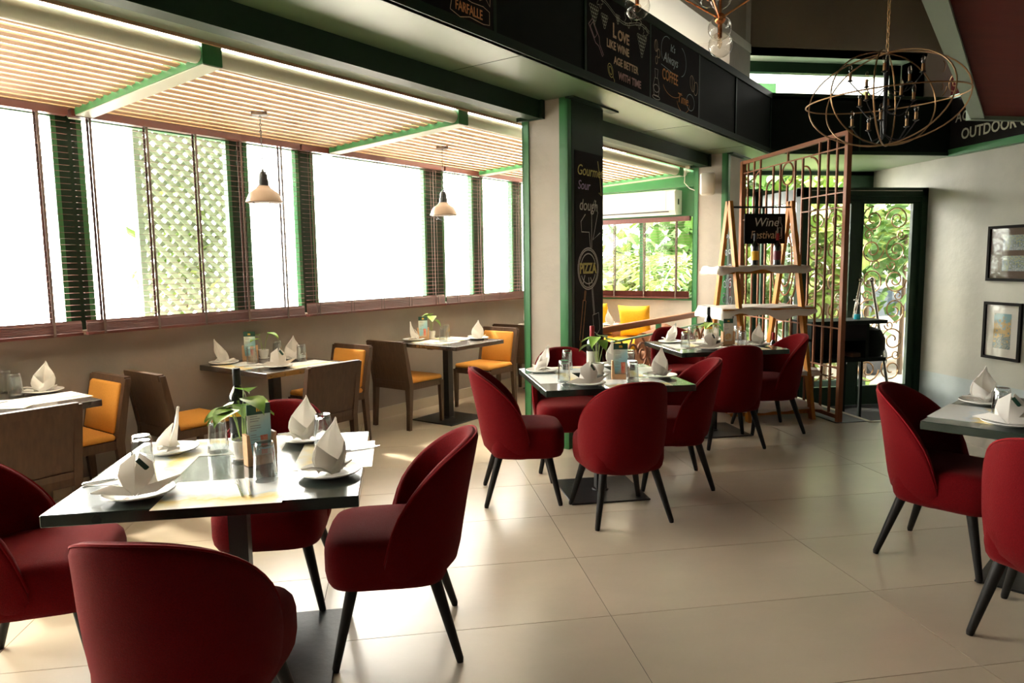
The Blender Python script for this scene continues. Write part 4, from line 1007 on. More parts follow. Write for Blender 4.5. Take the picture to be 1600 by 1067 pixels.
def bottle(x, y, label, tz=TZ, foil='foil_k', lab='lab_w', band=None, H=.30):
    r = thing('wine_bottle', label, 'bottle', (x, y, tz), 0, 'dark wine bottles'); k = H / .30
    obj('bottle_glass', MB().lathe([(.0, .002), (.030, 0), (.036, .006), (.036, .17 * k), (.033, .195 * k), (.018, .222 * k), (.0145, .235 * k), (.0145, H), (0, H)], 24), M['bottle'], r, 40)
    obj('foil', MB().lathe([(.0158, .235 * k), (.0158, H - .004), (.0145, H + .002), (0, H + .002)], 20), M[foil], r, 40)
    obj('label', MB().lathe([(.0366, .05 * k), (.0366, .135 * k)], 24), M[lab], r, 40)
    if band: obj('label_band', MB().lathe([(.0369, .115 * k), (.0369, .138 * k)], 24), M[band], r, 40)
    return r

# T1
t = 'the nearest table'
setting(t, 'front', -.83, 2.35, 'A', .10, (-.56, 2.33, .0), (-.53, 2.36, .32), True)
setting(t, 'left side', -.90, 2.90, 'C', -1.3, (-.91, 2.68, PI / 2), (-.985, 2.58, -.9))
setting(t, 'back', -.40, 2.98, 'C', .25, (-.66, 2.95, PI), None)
setting(t, 'right side', -.25, 2.46, 'B', .5, (-.25, 2.72, -PI / 2), (-.20, 2.80, -1.15))
glasses(t, [('front left corner', -.91, 2.63), ('back left', -.71, 2.86), ('back right', -.31, 2.86), ('front right', -.46, 2.44)])
bottle(-.655, 2.985, 'dark wine bottle with a yellow band on the nearest table', band='lab_y', lab='foil_k', H=.31)
plant(-.59, 2.73, 0.4, 'white pot with drooping heart shaped leaves on the nearest table', 1.0, 4, n=8, H=.19, LS=1.3)
menu(-.515, 2.66, .55, 'wooden menu stand with a pale blue drinks card on the nearest table')
# T2
t = 'the middle table'
setting(t, 'left side', .93, 4.56, 'C', -1.2, (.97, 4.30, PI / 2), (1.03, 4.13, -1.0))
setting(t, 'front', 1.09, 4.00, 'A', .05, (1.38, 4.02, 0), (1.40, 4.04, .5), True)
setting(t, 'right side', 1.60, 4.17, 'B', .3, (1.57, 4.42, -PI / 2), None)
setting(t, 'back', 1.46, 4.68, 'C', .4, (1.20, 4.62, PI), None)
glasses(t, [('front left corner', .98, 4.14), ('back left', 1.12, 4.64), ('front right', 1.37, 4.02), ('back right', 1.52, 4.52)])
bottle(1.265, 4.53, 'dark wine bottle with red foil neck on the middle table', foil='foil_r')
plant(1.255, 4.36, 1.0, 'white pot with upright green leaves on the middle table', 1.0, 8, n=6, H=.17)
menu(1.345, 4.17, -.2, 'wooden menu stand with a pale blue drinks card on the middle table')
# T3
t = 'the far table'
setting(t, 'left side', 2.38, 5.95, 'C', -1.2, (2.40, 5.70, PI / 2), (2.42, 5.58, -1.0))
setting(t, 'front', 2.50, 5.42, 'A', .05, (2.78, 5.42, 0), (2.76, 5.45, .5), True)
setting(t, 'right side', 3.00, 5.56, 'B', .2, (2.97, 5.80, -PI / 2), None)
setting(t, 'back', 2.80, 5.99, 'C', .3, (2.55, 6.0, PI), None)
glasses(t, [('front left corner', 2.37, 5.60), ('back left', 2.60, 6.00), ('front right', 2.86, 5.56), ('back right', 3.03, 5.98)])
bottle(2.72, 5.92, 'dark wine bottle with an orange band on the far table', band='lab_y', lab='lab_w', H=.31)
plant(2.66, 5.72, 2.0, 'white pot with a small green plant on the far table', .9, 11, n=6, H=.14)
menu(2.80, 5.70, 0, 'wooden menu stand with a burger card on the far table', True)
# T4
t = 'the right edge table'
setting(t, 'front', 2.57, 2.60, 'A', -.9, (2.44, 2.74, .62) if False else None, None, True)
solo('placemat', MATM, 2.60, 2.83, TZ, .63 + 0, 'yellow printed placemat on the left corner of the right edge table', 'placemat', 'printed placemats')
setting(t, 'back', 2.83, 3.02, 'C', -.3, None)
glasses(t, [('left side', 2.67, 2.75)])
# W1
def P2(u, v): p = UV(u, v); return p.x, p.y
t = 'the left edge window table'
x, y = P2(1.72, 4.66); setting(t, 'right side', x, y, 'C', .3, (*P2(1.64, 4.42), R45), None)
x1, y1 = P2(1.60, 4.86); x2, y2 = P2(1.58, 4.66); glasses(t, [('back', x1, y1), ('middle', x2, y2)])
solo('placemat', MATM, *P2(1.42, 4.44), TZ + .002, 0, 'white placemat near the front edge of the left edge window table', 'placemat', 'printed placemats')
solo('fork', FORK, *P2(1.38, 4.46), TZ + .004, -.6, 'steel fork on the left edge window table', 'fork', 'steel forks')
t = 'the second window table'
x, y = P2(3.00, 4.84); setting(t, 'left side', x, y, 'B', 2.6, (*P2(3.02, 4.62), -R45), (*P2(3.03, 4.56), -1.2))
x, y = P2(3.10, 4.32); setting(t, 'front', x, y, 'A', .3, (*P2(3.32, 4.29), R45), None, True)
x, y = P2(3.44, 4.60); setting(t, 'right side', x, y, 'C', .4, None)
glasses(t, [('left', *P2(3.12, 4.66)), ('back', *P2(3.46, 4.82)), ('front right', *P2(3.40, 4.44))])
menu(*P2(3.24, 4.86), -.1, 'wooden menu stand with a tan card on the second window table')
plant(*P2(3.34, 4.83), .8, 'white pot with two pale leaves on the second window table', .95, 21, n=4, H=.15)
t = 'the third window table'
x, y = P2(4.90, 4.70); setting(t, 'left side', x, y, 'C', 1.2, (*P2(4.92, 4.44), -R45), (*P2(4.94, 4.36), -1.2))
x, y = P2(5.30, 4.24); setting(t, 'right side', x, y, 'C', .2, (*P2(5.24, 4.50), -R45), None)
glasses(t, [('front', *P2(4.96, 4.38)), ('back', *P2(5.30, 4.64))])
menu(*P2(5.03, 4.70), .1, 'wooden menu stand with an amber card on the third window table')
plant(*P2(5.15, 4.70), 1.9, 'white pot with long pale leaves on the third window table', .95, 25, n=4, H=.17)
x, y = P2(6.74, 4.66); setting('the table behind the pillar', 'left side', x, y, 'C', 1.0)

# ================================================================== PENDANTS
def pendant(u, v, label, first=None):
    p = UV(u, v, 0)
    r = thing('pendant_lamp', label, 'lamp', (p.x, p.y, 1.90), 0, 'industrial pendant lamps')
    obj('lamp_shade', MB().lathe([(.112, .0), (.120, .004), (.118, .012), (.095, .065), (.062, .088), (.048, .098), (.040, .112), (.036, .112), (.044, .092), (.090, .060), (.110, .006)], 32), M['shade'], r, 35)
    obj('socket', MB().lathe([(.036, .105), (.034, .15), (.030, .152), (.030, .158), (.028, .19), (.022, .192), (.022, .205), (.010, .207), (.006, .225)], 20), M['darkmetal'], r, 35)
    obj('bulb', MB().sphere((0, 0, .035), .03, 14, 10), M['bulb'], r, 60)
    e = MB()
    for z, rr in ((-.005, .10), (-.032, .065)): e.tube([(rr * math.cos(a), rr * math.sin(a), z) for a in [2 * PI * k / 20 for k in range(20)]], .0016, 4, True)
    for k in range(6):
        a = 2 * PI * k / 6; e.tube([(.112 * math.cos(a), .112 * math.sin(a), .004), (.100 * math.cos(a), .1 * math.sin(a), -.008), (.065 * math.cos(a), .065 * math.sin(a), -.032), (0, 0, -.045)], .0016, 4)
    obj('wire_guard', e, M['darkmetal'], r)
    top = pz(v) - .002 - 1.90
    e = MB(); z = .225; k = 0
    while z < top - .03:
        T = Matrix.Translation((0, 0, z)) @ Matrix.Rotation(k * PI / 2, 4, 'Z')
        e.tube([(T @ Vector((.006 * math.sin(a), 0, .012 + .014 * math.cos(a)))) for a in [2 * PI * i / 8 for i in range(8)]], .0024, 4, True); z += .023; k += 1
    obj('chain', e, M['darkmetal'], r)
    obj('ceiling_plate', MB().box(-.05, .05, -.035, .035, top - .022, top), M['wood'], r)
    return r
pendant(2.97, 4.2, 'metal pendant lamp hanging over the second window table')
pendant(4.80, 4.2, 'metal pendant lamp hanging closer to the pillar')

# ================================================================== ORB CHANDELIER
oc = thing('orb_chandelier', 'large brass wire orb chandelier with black candle arms', 'chandelier', (2.78, 3.77, 2.37), .25)
RX, RZ = .42, .255
for k, a in enumerate((0, .55, PI / 2, PI / 2 + .5)):
    obj('orb_ring', MB().tube([(RX * math.cos(t) * math.cos(a) * (1 if k < 2 else .98), RX * math.cos(t) * math.sin(a), RZ * math.sin(t)) for t in [2 * PI * i / 48 for i in range(48)]], .0042, 6, True), M['brass'], oc, 60)
obj('orb_ring', MB().tube([(RX * math.cos(t), RX * math.sin(t), .02 * math.cos(t)) for t in [2 * PI * i / 56 for i in range(56)]], .0042, 6, True), M['brass'], oc, 60)
obj('stem', MB().tube([(0, 0, .24), (0, 0, .18), (0, 0, 0), (0, 0, -.14), (0, 0, -.21)], [.008, .014, .011, .012, .004], 12), M['iron'], oc, 40)
for tier, (z0, rr, nn, hh) in enumerate(((.07, .19, 5, .075), (-.05, .145, 5, .06), (-.19, .17, 5, .085))):
    for k in range(nn):
        a = 2 * PI * k / nn + tier * .6; pts = [(rr * s_ * math.cos(a), rr * s_ * math.sin(a), z0 - .045 * math.sin(PI * s_) + hh * max(0, s_ - .6) * 1.2) for s_ in [i / 8 for i in range(9)]]
        tp = pts[-1]; e = MB(); e.tube(pts, .0035, 5); e.lathe([(.004, 0), (.016, .006), (.016, .009), (.004, .01)], 12, Matrix.Translation(tp)); arm = obj('candle_arm', e, M['iron'], oc, 50)
        obj('candle_sleeve', MB().lathe([(.0085, .008), (.0085, .05), (0, .05)], 10, Matrix.Translation(tp)), M['brass'], arm, 50)
        obj('candle_bulb', MB().lathe([(.004, .05), (.011, .062), (.012, .072), (.006, .092), (0, .10)], 10, Matrix.Translation(tp)), M['bulb'], arm, 60)
e = MB(); z = .25; k = 0
while z < 2.8:
    e.tube([Vector((0, 0, z)) + (Matrix.Rotation(k * PI / 2, 3, 'Z') @ Vector((.008 * math.sin(a), 0, .015 + .018 * math.cos(a)))) for a in [2 * PI * i / 8 for i in range(8)]], .0025, 4, True); z += .03; k += 1
obj('chain', e, M['brass'], oc)
obj('ceiling_rose', MB().lathe([(.01, 2.78), (.06, 2.815), (.06, 2.824)], 20), M['brass'], oc, 40)
# ---- copper globe chandelier
cc = thing('copper_globe_lamp', 'branched copper lamp with clear glass globes near the ceiling', 'chandelier', (1.62, 3.45, 2.66), 0)
obj('copper_body', MB().sphere((0, 0, 0), .028, 14, 10).tube([(0, 0, 0), (0, 0, 2.5)], .007, 8).tube([(0, 0, -.09), (0, 0, .02)], .011, 10), M['copperb'], cc, 50)
for k, (dx, dy, dz) in enumerate(((-.45, .10, .26), (.42, .05, .27), (-.3, -.42, .1), (.12, .4, .25))):
    e = MB(); e.tube([(0, 0, .0), (dx, dy, dz)], .0045, 6); e.sphere((dx, dy, dz), .02, 10, 8); a_ = obj('arm', e, M['copperb'], cc, 50)
    obj('glass_globe', MB().sphere((dx, dy, dz - .0), .058, 22, 14), M['globe'], a_, 80)
obj('glass_globe', MB().sphere((0, 0, -.045), .058, 24, 16), M['globe'], cc, 80)
obj('glass_globe', MB().sphere((.005, 0, -.125), .060, 24, 16), M['globe'], cc, 80)
obj('glass_globe', MB().sphere((0, 0, .10), .056, 24, 16), M['globe'], cc, 80)
e = MB(); e.lathe([(.010, -.09), (.008, -.095)], 10); e.lathe([(.004, -.095), (.012, -.11), (.012, -.125), (.004, -.142), (0, -.144)], 12); obj('bulb', e, M['bulb'], cc, 60)
g2 = thing('glass_globe_lamp', 'single clear glass globe lamp hanging over the chalkboards', 'lamp', (1.25, 3.62, 2.76))
obj('glass_globe', MB().sphere((0, 0, 0), .065, 24, 16), M['globe'], g2, 80); e = MB(); e.tube([(0, 0, .01), (0, 0, .09)], .010, 8); e.tube([(0, 0, .09), (0, 0, 2.4)], .003, 6); obj('cord', e, M['copperb'], g2)
obj('bulb', MB().sphere((0, 0, -.005), .022, 12, 8), M['bulb'], g2, 60)

# ---- red canopy slab at upper right
cn = thing('ceiling_canopy', 'dark red canopy with a grey green edge beam overhead on the right', 'canopy', (0, 0, 0), 0, kind='structure')
A = (5.98, 6.76); d_ = 7.2; Bp = (A[0] - d_ * S, A[1] - d_ * S)
obj('red_underside', MB().prism([A, (A[0] - 6.3 * S, A[1] - 6.3 * S), (6.75, A[1] - 6.3 * S), (6.75, A[1])], 2.93, 3.02), M['redpanel'], cn)
e = MB(); Tm = Matrix.Rotation(R45, 4, 'Z'); uA = (A[0] + A[1]) * S; vA = (A[1] - A[0]) * S
e.box(uA - 6.3, uA, vA - .12, vA, 2.90, 3.08, Tm); e.box(A[0] - .06, 6.74, A[1] - .07, A[1], 2.89, 3.08); obj('edge_beam', e, M['ggreen'], cn)

# ---- scroll grille of upper landing
sg = thing('scroll_grille', 'brass scroll grille in the upper opening on the right', 'grille'); frame_root(sg, (6.83, 8.39, 3.44), (0, -1, 0))
e = MB()
for i in range(4):
    for j in range(2):
        e.tube([(x, y, 0) for x, y in spiral(.14 + i * .26, .15 + j * .27, .125, 1.6, i + j * 2.1, 1 if (i + j) % 2 else -1, .2, 24)], .006, 5)
obj('scroll', e, M['brass'], sg, 60)
e = MB(); e.box(0, 1.1, .57, .60, -.015, .015); e.box(0, .02, 0, .6, -.015, .015); e.box(0, 1.1, -.01, .012, -.015, .015); obj('grille_frame', e, M['brass'], sg)

# ================================================================== CHALKBOARDS
def board(name, origin, xax, W, H, label, cat='sign', frame=None):
    r = thing(name, label, cat); frame_root(r, origin, xax); obj('board_panel', MB().box(0, W, 0, H, -.012, 0), M['board'], r)
    return r
def lett(r, rows, m, name='chalk_lettering'):
    for a in rows:
        e = MB(); text_into(e, *a[:4], **(a[4] if len(a) > 4 else {})); o = obj(name, e, M[m], r)
    return o
def draw(r, lines, m, wd=.006, name='chalk_drawing'):
    e = MB()
    for L_ in lines: e.ribbon(L_, wd, .0015)
    return obj(name, e, M[m], r)
X1 = (S, S, 0)
def fas(u, z): return tuple(UV(u, 2.495, z))
# love like wine
b = board('chalkboard', fas(4.37, 2.768), X1, .98, .56, 'chalkboard with grapes, a bottle and the words love like wine')
lett(b, [('L', .36, .31, .14, dict(sx=.8, bold=.003)), ('OVE', .44, .31, .10, dict(sx=.95, bold=.003))], 'chalk_t')
lett(b, [('LIKE WINE', .27, .225, .078, dict(bold=.002, sx=.95))], 'chalk_t')
lett(b, [('AGE BETTER', .38, .13, .075, dict(bold=.002, sx=.95))], 'chalk_t')
lett(b, [('WITH TIME', .45, .035, .075, dict(bold=.002, sx=1.0))], 'chalk_p')
vine = [(.02 + .95 * t, .50 + .035 * math.sin(t * 9) - .02 * t) for t in [k / 40 for k in range(41)]]
L_ = [vine, [(x, y - .015) for x, y in vine]]
def grapes(cx_, cy_, n, s_): 
    out = []
    for r_ in range(n):
        for k in range(n - r_): out.append(ell(cx_ + (k - (n - r_ - 1) / 2) * s_ * 1.5, cy_ - r_ * s_ * 1.5, s_ * .8, s_ * .8, n=8))
    return out
L2 = grapes(.09, .44, 5, .017) + grapes(.24, .42, 4, .016) + grapes(.84, .42, 6, .018) + grapes(.44, .47, 3, .014)
def leafd(cx_, cy_, s_): return [[(cx_ + s_ * (1 + .35 * math.cos(5 * a)) * math.cos(a), cy_ + s_ * (1 + .35 * math.cos(5 * a)) * math.sin(a)) for a in [2 * PI * k / 40 for k in range(41)]]]
L2 += leafd(.17, .50, .035) + leafd(.60, .49, .045) + leafd(.78, .52, .04) + leafd(.04, .53, .03) + leafd(.90, .47, .035)
draw(b, L_ + L2, 'chalk_g', .0045)
rot = -1.0
def tr2(pts, cx_, cy_, a, sc=1): return [(cx_ + sc * (x * math.cos(a) - y * math.sin(a)), cy_ + sc * (x * math.sin(a) + y * math.cos(a))) for x, y in pts]
bot = [(-.035, .16), (-.035, .02), (-.01, -.02), (-.01, -.10), (.01, -.10), (.01, -.02), (.035, .02), (.035, .16), (-.035, .16)]
draw(b, [tr2(bot, .15, .22, .75), tr2([(-.025, .14), (-.025, .05), (.025, .05), (.025, .14), (-.025, .14)], .15, .22, .75)], 'chalk_p', .006)
draw(b, [tr2(ell(0, 0, .035, .05), .33, .07, .6), tr2([(0, -.05), (0, -.09), (-.02, -.09)], .33, .07, .8), tr2(ell(0, 0, .02, .03), .33, .07, .6)], 'chalk_y', .006)
# coffee time
b = board('chalkboard', fas(5.39, 2.768), X1, 1.0, .56, 'chalkboard with the words its always coffee time')
lett(b, [("It's", .36, .44, .085, dict(shear=.2)), ('Always', .22, .335, .11, dict(shear=.25, sx=.95))], 'chalk_b')
lett(b, [('COFFEE', .20, .19, .125, dict(sx=.75, bold=.001)), ('Time', .52, .06, .115, dict(shear=.15))], 'chalk_o')
draw(b, [ell(.30, .42, .12, .12, 1.2, 3.8), ell(.58, .40, .12, .12, -1.4, 1.4), [(.18, .30), (.44, .27)], ell(.93 - .12, .10, .09, .07)], 'chalk_b', .005)
draw(b, [ell(.85, .27, .05, .07, n=18, rot=.4), ell(.93, .24, .045, .06, n=18, rot=-.3), ell(.08, .42, .03, .045, n=14), ell(.13, .37, .025, .035, n=14), ell(.09, .31, .02, .03, n=14), [(.84, .33), (.86, .21)], [(.07, .46), (.09, .38)]], 'chalk_t', .005)
draw(b, [[(.05, .03), (.03, .10), (.06, .17), (.12, .17), (.15, .10), (.13, .03), (.05, .03)], [(.07, .17), (.06, .24), (.12, .24), (.11, .17)], ell(.09, .09, .05, .03), ell(.09, .02, .07, .015)], 'chalk_w', .005)
draw(b, [ell(.42 + .0, .17, .20, .09, 3.4, 6.0), ell(.65, .08, .14, .09, 3.3, 6.2)], 'chalk_o', .0045)
# pasta board
b = board('chalkboard', fas(2.32, 2.768), X1, .99, .56, 'chalkboard with chalked pasta names such as farfalle')
lett(b, [('SPAGHETTI', .13, .035, .075, dict(bold=.001, sx=.95))], 'chalk_g')
lett(b, [('FARFALLE', .66, .032, .072, dict(bold=.001, sx=.74))], 'chalk_o')
draw(b, [[(.62 + .0, .02), (.64, .10), (.70, .115), (.80, .10), (.90, .105), (.955, .09), (.955, .02), (.90, .012), (.78, .02), (.70, .0), (.62, .02)]], 'chalk_t', .0045)
draw(b, [[(.84, .20), (.87, .13), (.92, .155), (.96, .12), (.965, .19), (.93, .175), (.90, .20), (.84, .20)], [(.77, .22), (.80, .15), (.83, .19)], [(.3, .2), (.4, .3), (.5, .22)]], 'chalk_t', .006)
# first board at the left (mostly above the frame)
b = board('chalkboard', fas(1.335, 2.768), X1, .95, .56, 'chalkboard mostly above the top of the photo left of the pasta board')
# outdoor catering
b = thing('fascia_lettering', 'chalk words accept and outdoor on the black band of the right wall', 'sign'); frame_root(b, (6.715, 7.88, 2.79), (0, -1, 0))
lett(b, [('ACCEPT', .06, .30, .165, dict(shear=.1, bold=.002, sx=.85)), ('AND', .72, .27, .165, dict(shear=.1, bold=.002, sx=.95)), ('OUTDOOR CATERING', .16, .085, .175, dict(bold=.003, sx=.86))], 'chalk_g')
# pillar board
b = board('chalkboard', tuple(UV(4.79, 2.849, .35)), X1, .44, 1.98, 'tall pillar chalkboard with the words gourmet sour dough pizza')
lett(b, [('Gourmet', .03, 1.80, .115, dict(shear=.2, sx=.95))], 'chalk_y'); lett(b, [('Sour', .04, 1.69, .10, dict(shear=.25))], 'chalk_l'); lett(b, [('dough', .06, 1.53, .125, dict(shear=.2, sx=.95))], 'chalk_w')
draw(b, [[(.36, 1.93), (.40, 1.78), (.42, 1.66), (.38, 1.68)]], 'chalk_y', .01)
lett(b, [('PIZZA', .20, 1.035, .115, dict(align='CENTER', sx=.85, bold=.004))], 'chalk_y', 'pizza_lettering')
draw(b, [ell(.205, 1.07, .165, .165, n=36), ell(.205, 1.07, .15, .15, n=36), ell(.205, 1.07, .12, .12, .3, 2.8), ell(.205, 1.07, .12, .12, 3.6, 5.9), [(.15, 1.02), (.12, .95)], [(.24, 1.0), (.27, .95)], [(.21, 1.0), (.22, .93)]], 'chalk_w', .009)
draw(b, [[(.24, 1.235), (.22, 1.36), (.10, 1.36), (.09, 1.44), (.16, 1.50)], [(.26, 1.235), (.26, 1.55), (.31, 1.62), (.36, 1.52), (.28, 1.30), (.40, 1.36)]], 'chalk_w', .008)
draw(b, [tr2([(-.022, .16), (-.022, -.16), (.022, -.16), (.022, .16), (-.022, .16)], .115, .66, -.18), tr2([(-.008, .16), (-.008, .24), (.008, .24), (.008, .16)], .115, .66, -.18), tr2([(-.008, -.16), (-.008, -.24), (.008, -.24), (.008, -.16)], .115, .66, -.18)], 'chalk_o', .007)
draw(b, [tr2([(-.008, .22), (-.008, 0), (.008, 0), (.008, .22), (-.008, .22)], .30, .70, .15), tr2([(-.05, 0), (-.05, -.14), (0, -.17), (.05, -.14), (.05, 0), (-.05, 0)], .325, .70, .15)], 'chalk_w', .006)
draw(b, [ell(.25, .28, .09, .13, .4, 5.8), spiral(.17, .30, .06, 1.5), ell(.30, .12, .10, .10, .2, 3.3), ell(.22, .08, .13, .12, .5, 3.0)], 'chalk_w', .007)
draw(b, [[(.26, .42), (.30, .48), (.32, .42), (.28, .36), (.26, .42)]], 'chalk_o', .008)

# ================================================================== WOODEN SHELF
sh = thing('a_frame_shelf', 'honey coloured A frame shelf with cloth covered boards', 'shelf', (0, 6.40, 0), 0)
XL, XR = 3.13, 3.76; AP = 2.03; SP = .47
for X_ in (XL, XR):
    for sy in (-1, 1):
        e = MB(); w_ = .017
        e.hexa([(X_ - w_, sy * SP - .032, 0), (X_ + w_, sy * SP - .032, 0), (X_ + w_, sy * SP + .032, 0), (X_ - w_, sy * SP + .032, 0)], [(X_ - w_, sy * .012 - .03, AP), (X_ + w_, sy * .012 - .03, AP), (X_ + w_, sy * .012 + .03, AP), (X_ - w_, sy * .012 + .03, AP)])
        obj('leg', e, M['pine'], sh)
obj('hanging_rod', MB().tube([(XL, -.03, 1.97), (XR, -.03, 1.97)], .009, 8), M['iron'], sh)
lv = [(1.405, .19), (1.02, .28), (.44, .38), (.10, .44)]
for z, dpt in lv:
    e = MB(); e.box(2.95, 3.87, -dpt, dpt, z - .025, z); e.box(3.0, 3.82, -dpt * .9, -dpt * .9 + .03, z - .06, z - .025); obj('shelf_board', e, M['pine'], sh)
def drape(x0, x1, y0, y1, z, drop, label, seed):
    rnd = random.Random(seed); nx, ny = 34, 18; vs = []; fs = []
    for i in range(nx + 1):
        for j in range(ny + 1):
            s_ = i / nx; t = j / ny; ex = .06; x = x0 - ex + (x1 - x0 + 2 * ex) * s_; y = y0 - ex + (y1 - y0 + 2 * ex) * t
            over = max(x0 - x, x - x1, y0 - y, y - y1, 0); dd = over / ex
            xx = min(max(x, x0 - .012), x1 + .012); yy = min(max(y, y0 - .012), y1 + .012)
            zz = z + .004 - (drop * dd * (1 + .35 * math.sin(s_ * 9 + seed) + .2 * math.sin(s_ * 23))) + (.006 * math.sin(s_ * 17 + seed) * math.sin(t * 11) + .006 if dd == 0 else 0)
            if dd > 0: xx += .008 * math.sin(t * 30 + seed) * (1 if x > x1 or x < x0 else 0); yy += .010 * math.sin(s_ * 34 + seed) * (1 if y > y1 or y < y0 else 0) * dd
            vs.append((xx, yy, zz))
    for i in range(nx):
        for j in range(ny):
            a = i * (ny + 1) + j; fs.append([a, a + ny + 1, a + ny + 2, a + 1])
    o = obj('shelf_cloth', sheet(vs, fs, .003), M['linen'], loc=(0, 6.40, 0), smooth=60); return tag(o, label, 'cloth', 'white cloths on the shelf')
drape(2.95, 3.87, -.19, .19, 1.405, .05, 'white cloth on the top board of the A frame shelf', 1)
drape(2.95, 3.87, -.28, .28, 1.02, .075, 'white cloth draped over the second board of the A frame shelf', 2)
drape(2.95, 3.87, -.38, .38, .44, .07, 'white cloth on the third board of the A frame shelf', 3)
drape(2.95, 3.87, -.44, .44, .10, .02, 'white cloth on the lowest board of the A frame shelf', 4)
# wrought scroll panel in the left A frame
wp = obj('scroll_panel', MB(), M['iron'], sh)
e = MB()
for k in range(6):
    z = .95 + k * .15; wz = SP * (1 - z / AP) * .62
    for d in (-1, 1): e.tube([(XL, x * 1, y) for x, y in spiral(d * wz * .5, z + .5 * .0, max(.02, wz * .45), 1.3, k, d, .25, 14)], .004, 4)
wp.data = e.mesh('scroll_panel', M['iron'], 60); wp['kind'] = 'stuff'
sn = thing('hanging_sign', 'black chalk sign reading wine festival hanging in the wooden shelf', 'sign'); frame_root(sn, (3.27, 6.36, 1.625), (1, 0, 0))
obj('sign_board', MB().box(0, .42, 0, .285, -.015, 0, bev=.004), M['board'], sn)
lett(sn, [('Wine', .09, .165, .115, dict(shear=.2))], 'chalk_w'); lett(sn, [('Festival', .06, .05, .105, dict(shear=.15, sx=.85))], 'chalk_t')
draw(sn, [[(.335, .05), (.335, .17), (.348, .20), (.348, .25), (.368, .25), (.368, .20), (.382, .17), (.382, .05), (.335, .05)], [(.343, .07), (.343, .15), (.374, .15), (.374, .07), (.343, .07)]], 'chalk_w', .005)
e = MB(); e.tube([(.05, .285, -.007), (.05, .34, -.007)], .003, 5); e.tube([(.37, .285, -.007), (.37, .34, -.007)], .003, 5); obj('hanger', e, M['steel'], sn)
bottle(3.36, 6.32, 'dark wine bottle with a yellow label on the top board of the shelf', tz=1.42, lab='lab_y', foil='foil_k')
bottle(3.60, 6.34, 'dark red labelled wine bottle on the top board of the shelf', tz=1.42, lab='lab_r', foil='foil_r')
bottle(3.56, 6.30, 'wine bottle with a pale label standing on the third board of the shelf', tz=.455, lab='lab_w', foil='foil_r', H=.32)
tag(obj('red_notice', MB().box(8.37, 8.40, 2.845, 2.853, 1.05, 1.28), M['redsign'], loc=(0, 0, 0), rotz=R45), 'small red vertical notice beside the far pillar', 'sign')

# ================================================================== RAILING
rl = thing('scroll_railing', 'wooden handrail with green posts and copper scroll panels between the pillars', 'railing', (0, 0, 0), R45)
obj('handrail', MB().box(5.26, 8.25, 2.99, 3.06, .84, .895, bev=.01), M['oak'], rl, 50)
for u in (5.28, 6.72, 8.15): obj('post', MB().box(u, u + .045, 3.0, 3.045, 0, .84), M['green'], rl)
obj('thin_rail', MB().box(5.28, 8.2, 3.01, 3.035, .735, .752), M['green'], rl); obj('thin_rail', MB().box(5.28, 8.2, 3.01, 3.035, .08, .10), M['green'], rl)
for a, b in ((5.35, 6.70), (6.78, 8.13)):
    n = 6; e = MB()
    for k in range(n):
        c = a + (b - a) * (k + .5) / n; r_ = (b - a) / n * .52; d = 1 if k % 2 else -1
        for cy_, st_, sc in ((.58, 0, 1), (.40, PI, .9), (.24, 0, 1)):
            e.tube([(x, 3.022, y) for x, y in spiral(c, cy_, r_ * sc, 1.35, st_ + (0 if d > 0 else PI), d, .25, 20)], .011, 6)
        e.tube([(c + d * r_ * .9 * math.sin(PI * 2 * t), 3.022, .1 + .63 * t) for t in [i / 14 for i in range(15)]], .010, 6)
    obj('scroll_panel', e, M['copper'], rl, 60)

# ================================================================== LOUNGE
sf = thing('lounge_sofa', 'tan leather sofa with rounded arm under the garden window', 'sofa', (0, 0, 0), R45)
obj('seat_base', MB().box(7.75, 8.55, 3.62, 4.9, .08, .40, bev=.04), M['leather'], sf, 50)
obj('backrest', MB().tube([(8.48, 3.70, .52), (8.48, 4.9, .52)], .16, 16), M['leather'], sf, 50)
obj('arm', MB().tube([(7.82, 3.70, .50), (8.3, 3.70, .52), (8.5, 3.72, .55)], [.12, .13, .13], 16), M['leather'], sf, 50)
obj('foot', MB().box(7.8, 7.86, 3.68, 3.74, 0, .1), M['wood'], sf)
obj('seat_cushion', MB().box(7.74, 8.35, 3.80, 4.34, .40, .50, bev=.035), M['yellow'], sf, 50); obj('seat_cushion', MB().box(7.74, 8.35, 4.35, 4.9, .40, .50, bev=.035), M['yellow'], sf, 50)
def cushion(u, v, z, rz, label):
    n = 14; vs = []; fs = []
    for sd in (1, -1):
        for i in range(n + 1):
            for j in range(n + 1):
                x = -1 + 2 * i / n; y = -1 + 2 * j / n; th = .075 * ((1 - x ** 4) * (1 - y ** 4)) ** .5; pin = 1 - .07 * (1 - x * x) * abs(y) ** 3; pin2 = 1 - .07 * (1 - y * y) * abs(x) ** 3
                vs.append((sd * th, x * .21 * pin2, y * .21 * pin))
    N2 = (n + 1) ** 2
    for sd in (0, 1):
        for i in range(n):
            for j in range(n):
                a = sd * N2 + i * (n + 1) + j; f = [a, a + 1, a + n + 2, a + n + 1]; fs.append(f if sd == 0 else f[::-1])
    p = UV(u, v, z); o = obj('cushion', MB().add(vs, fs), M['yellow'], loc=p, smooth=60); o.rotation_euler = (0, -.25, R45 + rz); return tag(o, label, 'cushion', 'yellow cushions')
cushion(8.24, 4.02, .72, .15, 'square yellow cushion leaning by the rounded sofa arm')
cushion(8.24, 4.58, .74, -.1, 'square yellow cushion farther left on the sofa')
p = UV(7.2, 3.95); table(p.x, p.y, 45, .7, .7, 'dark lounge table behind the railing', 'topw', .45)
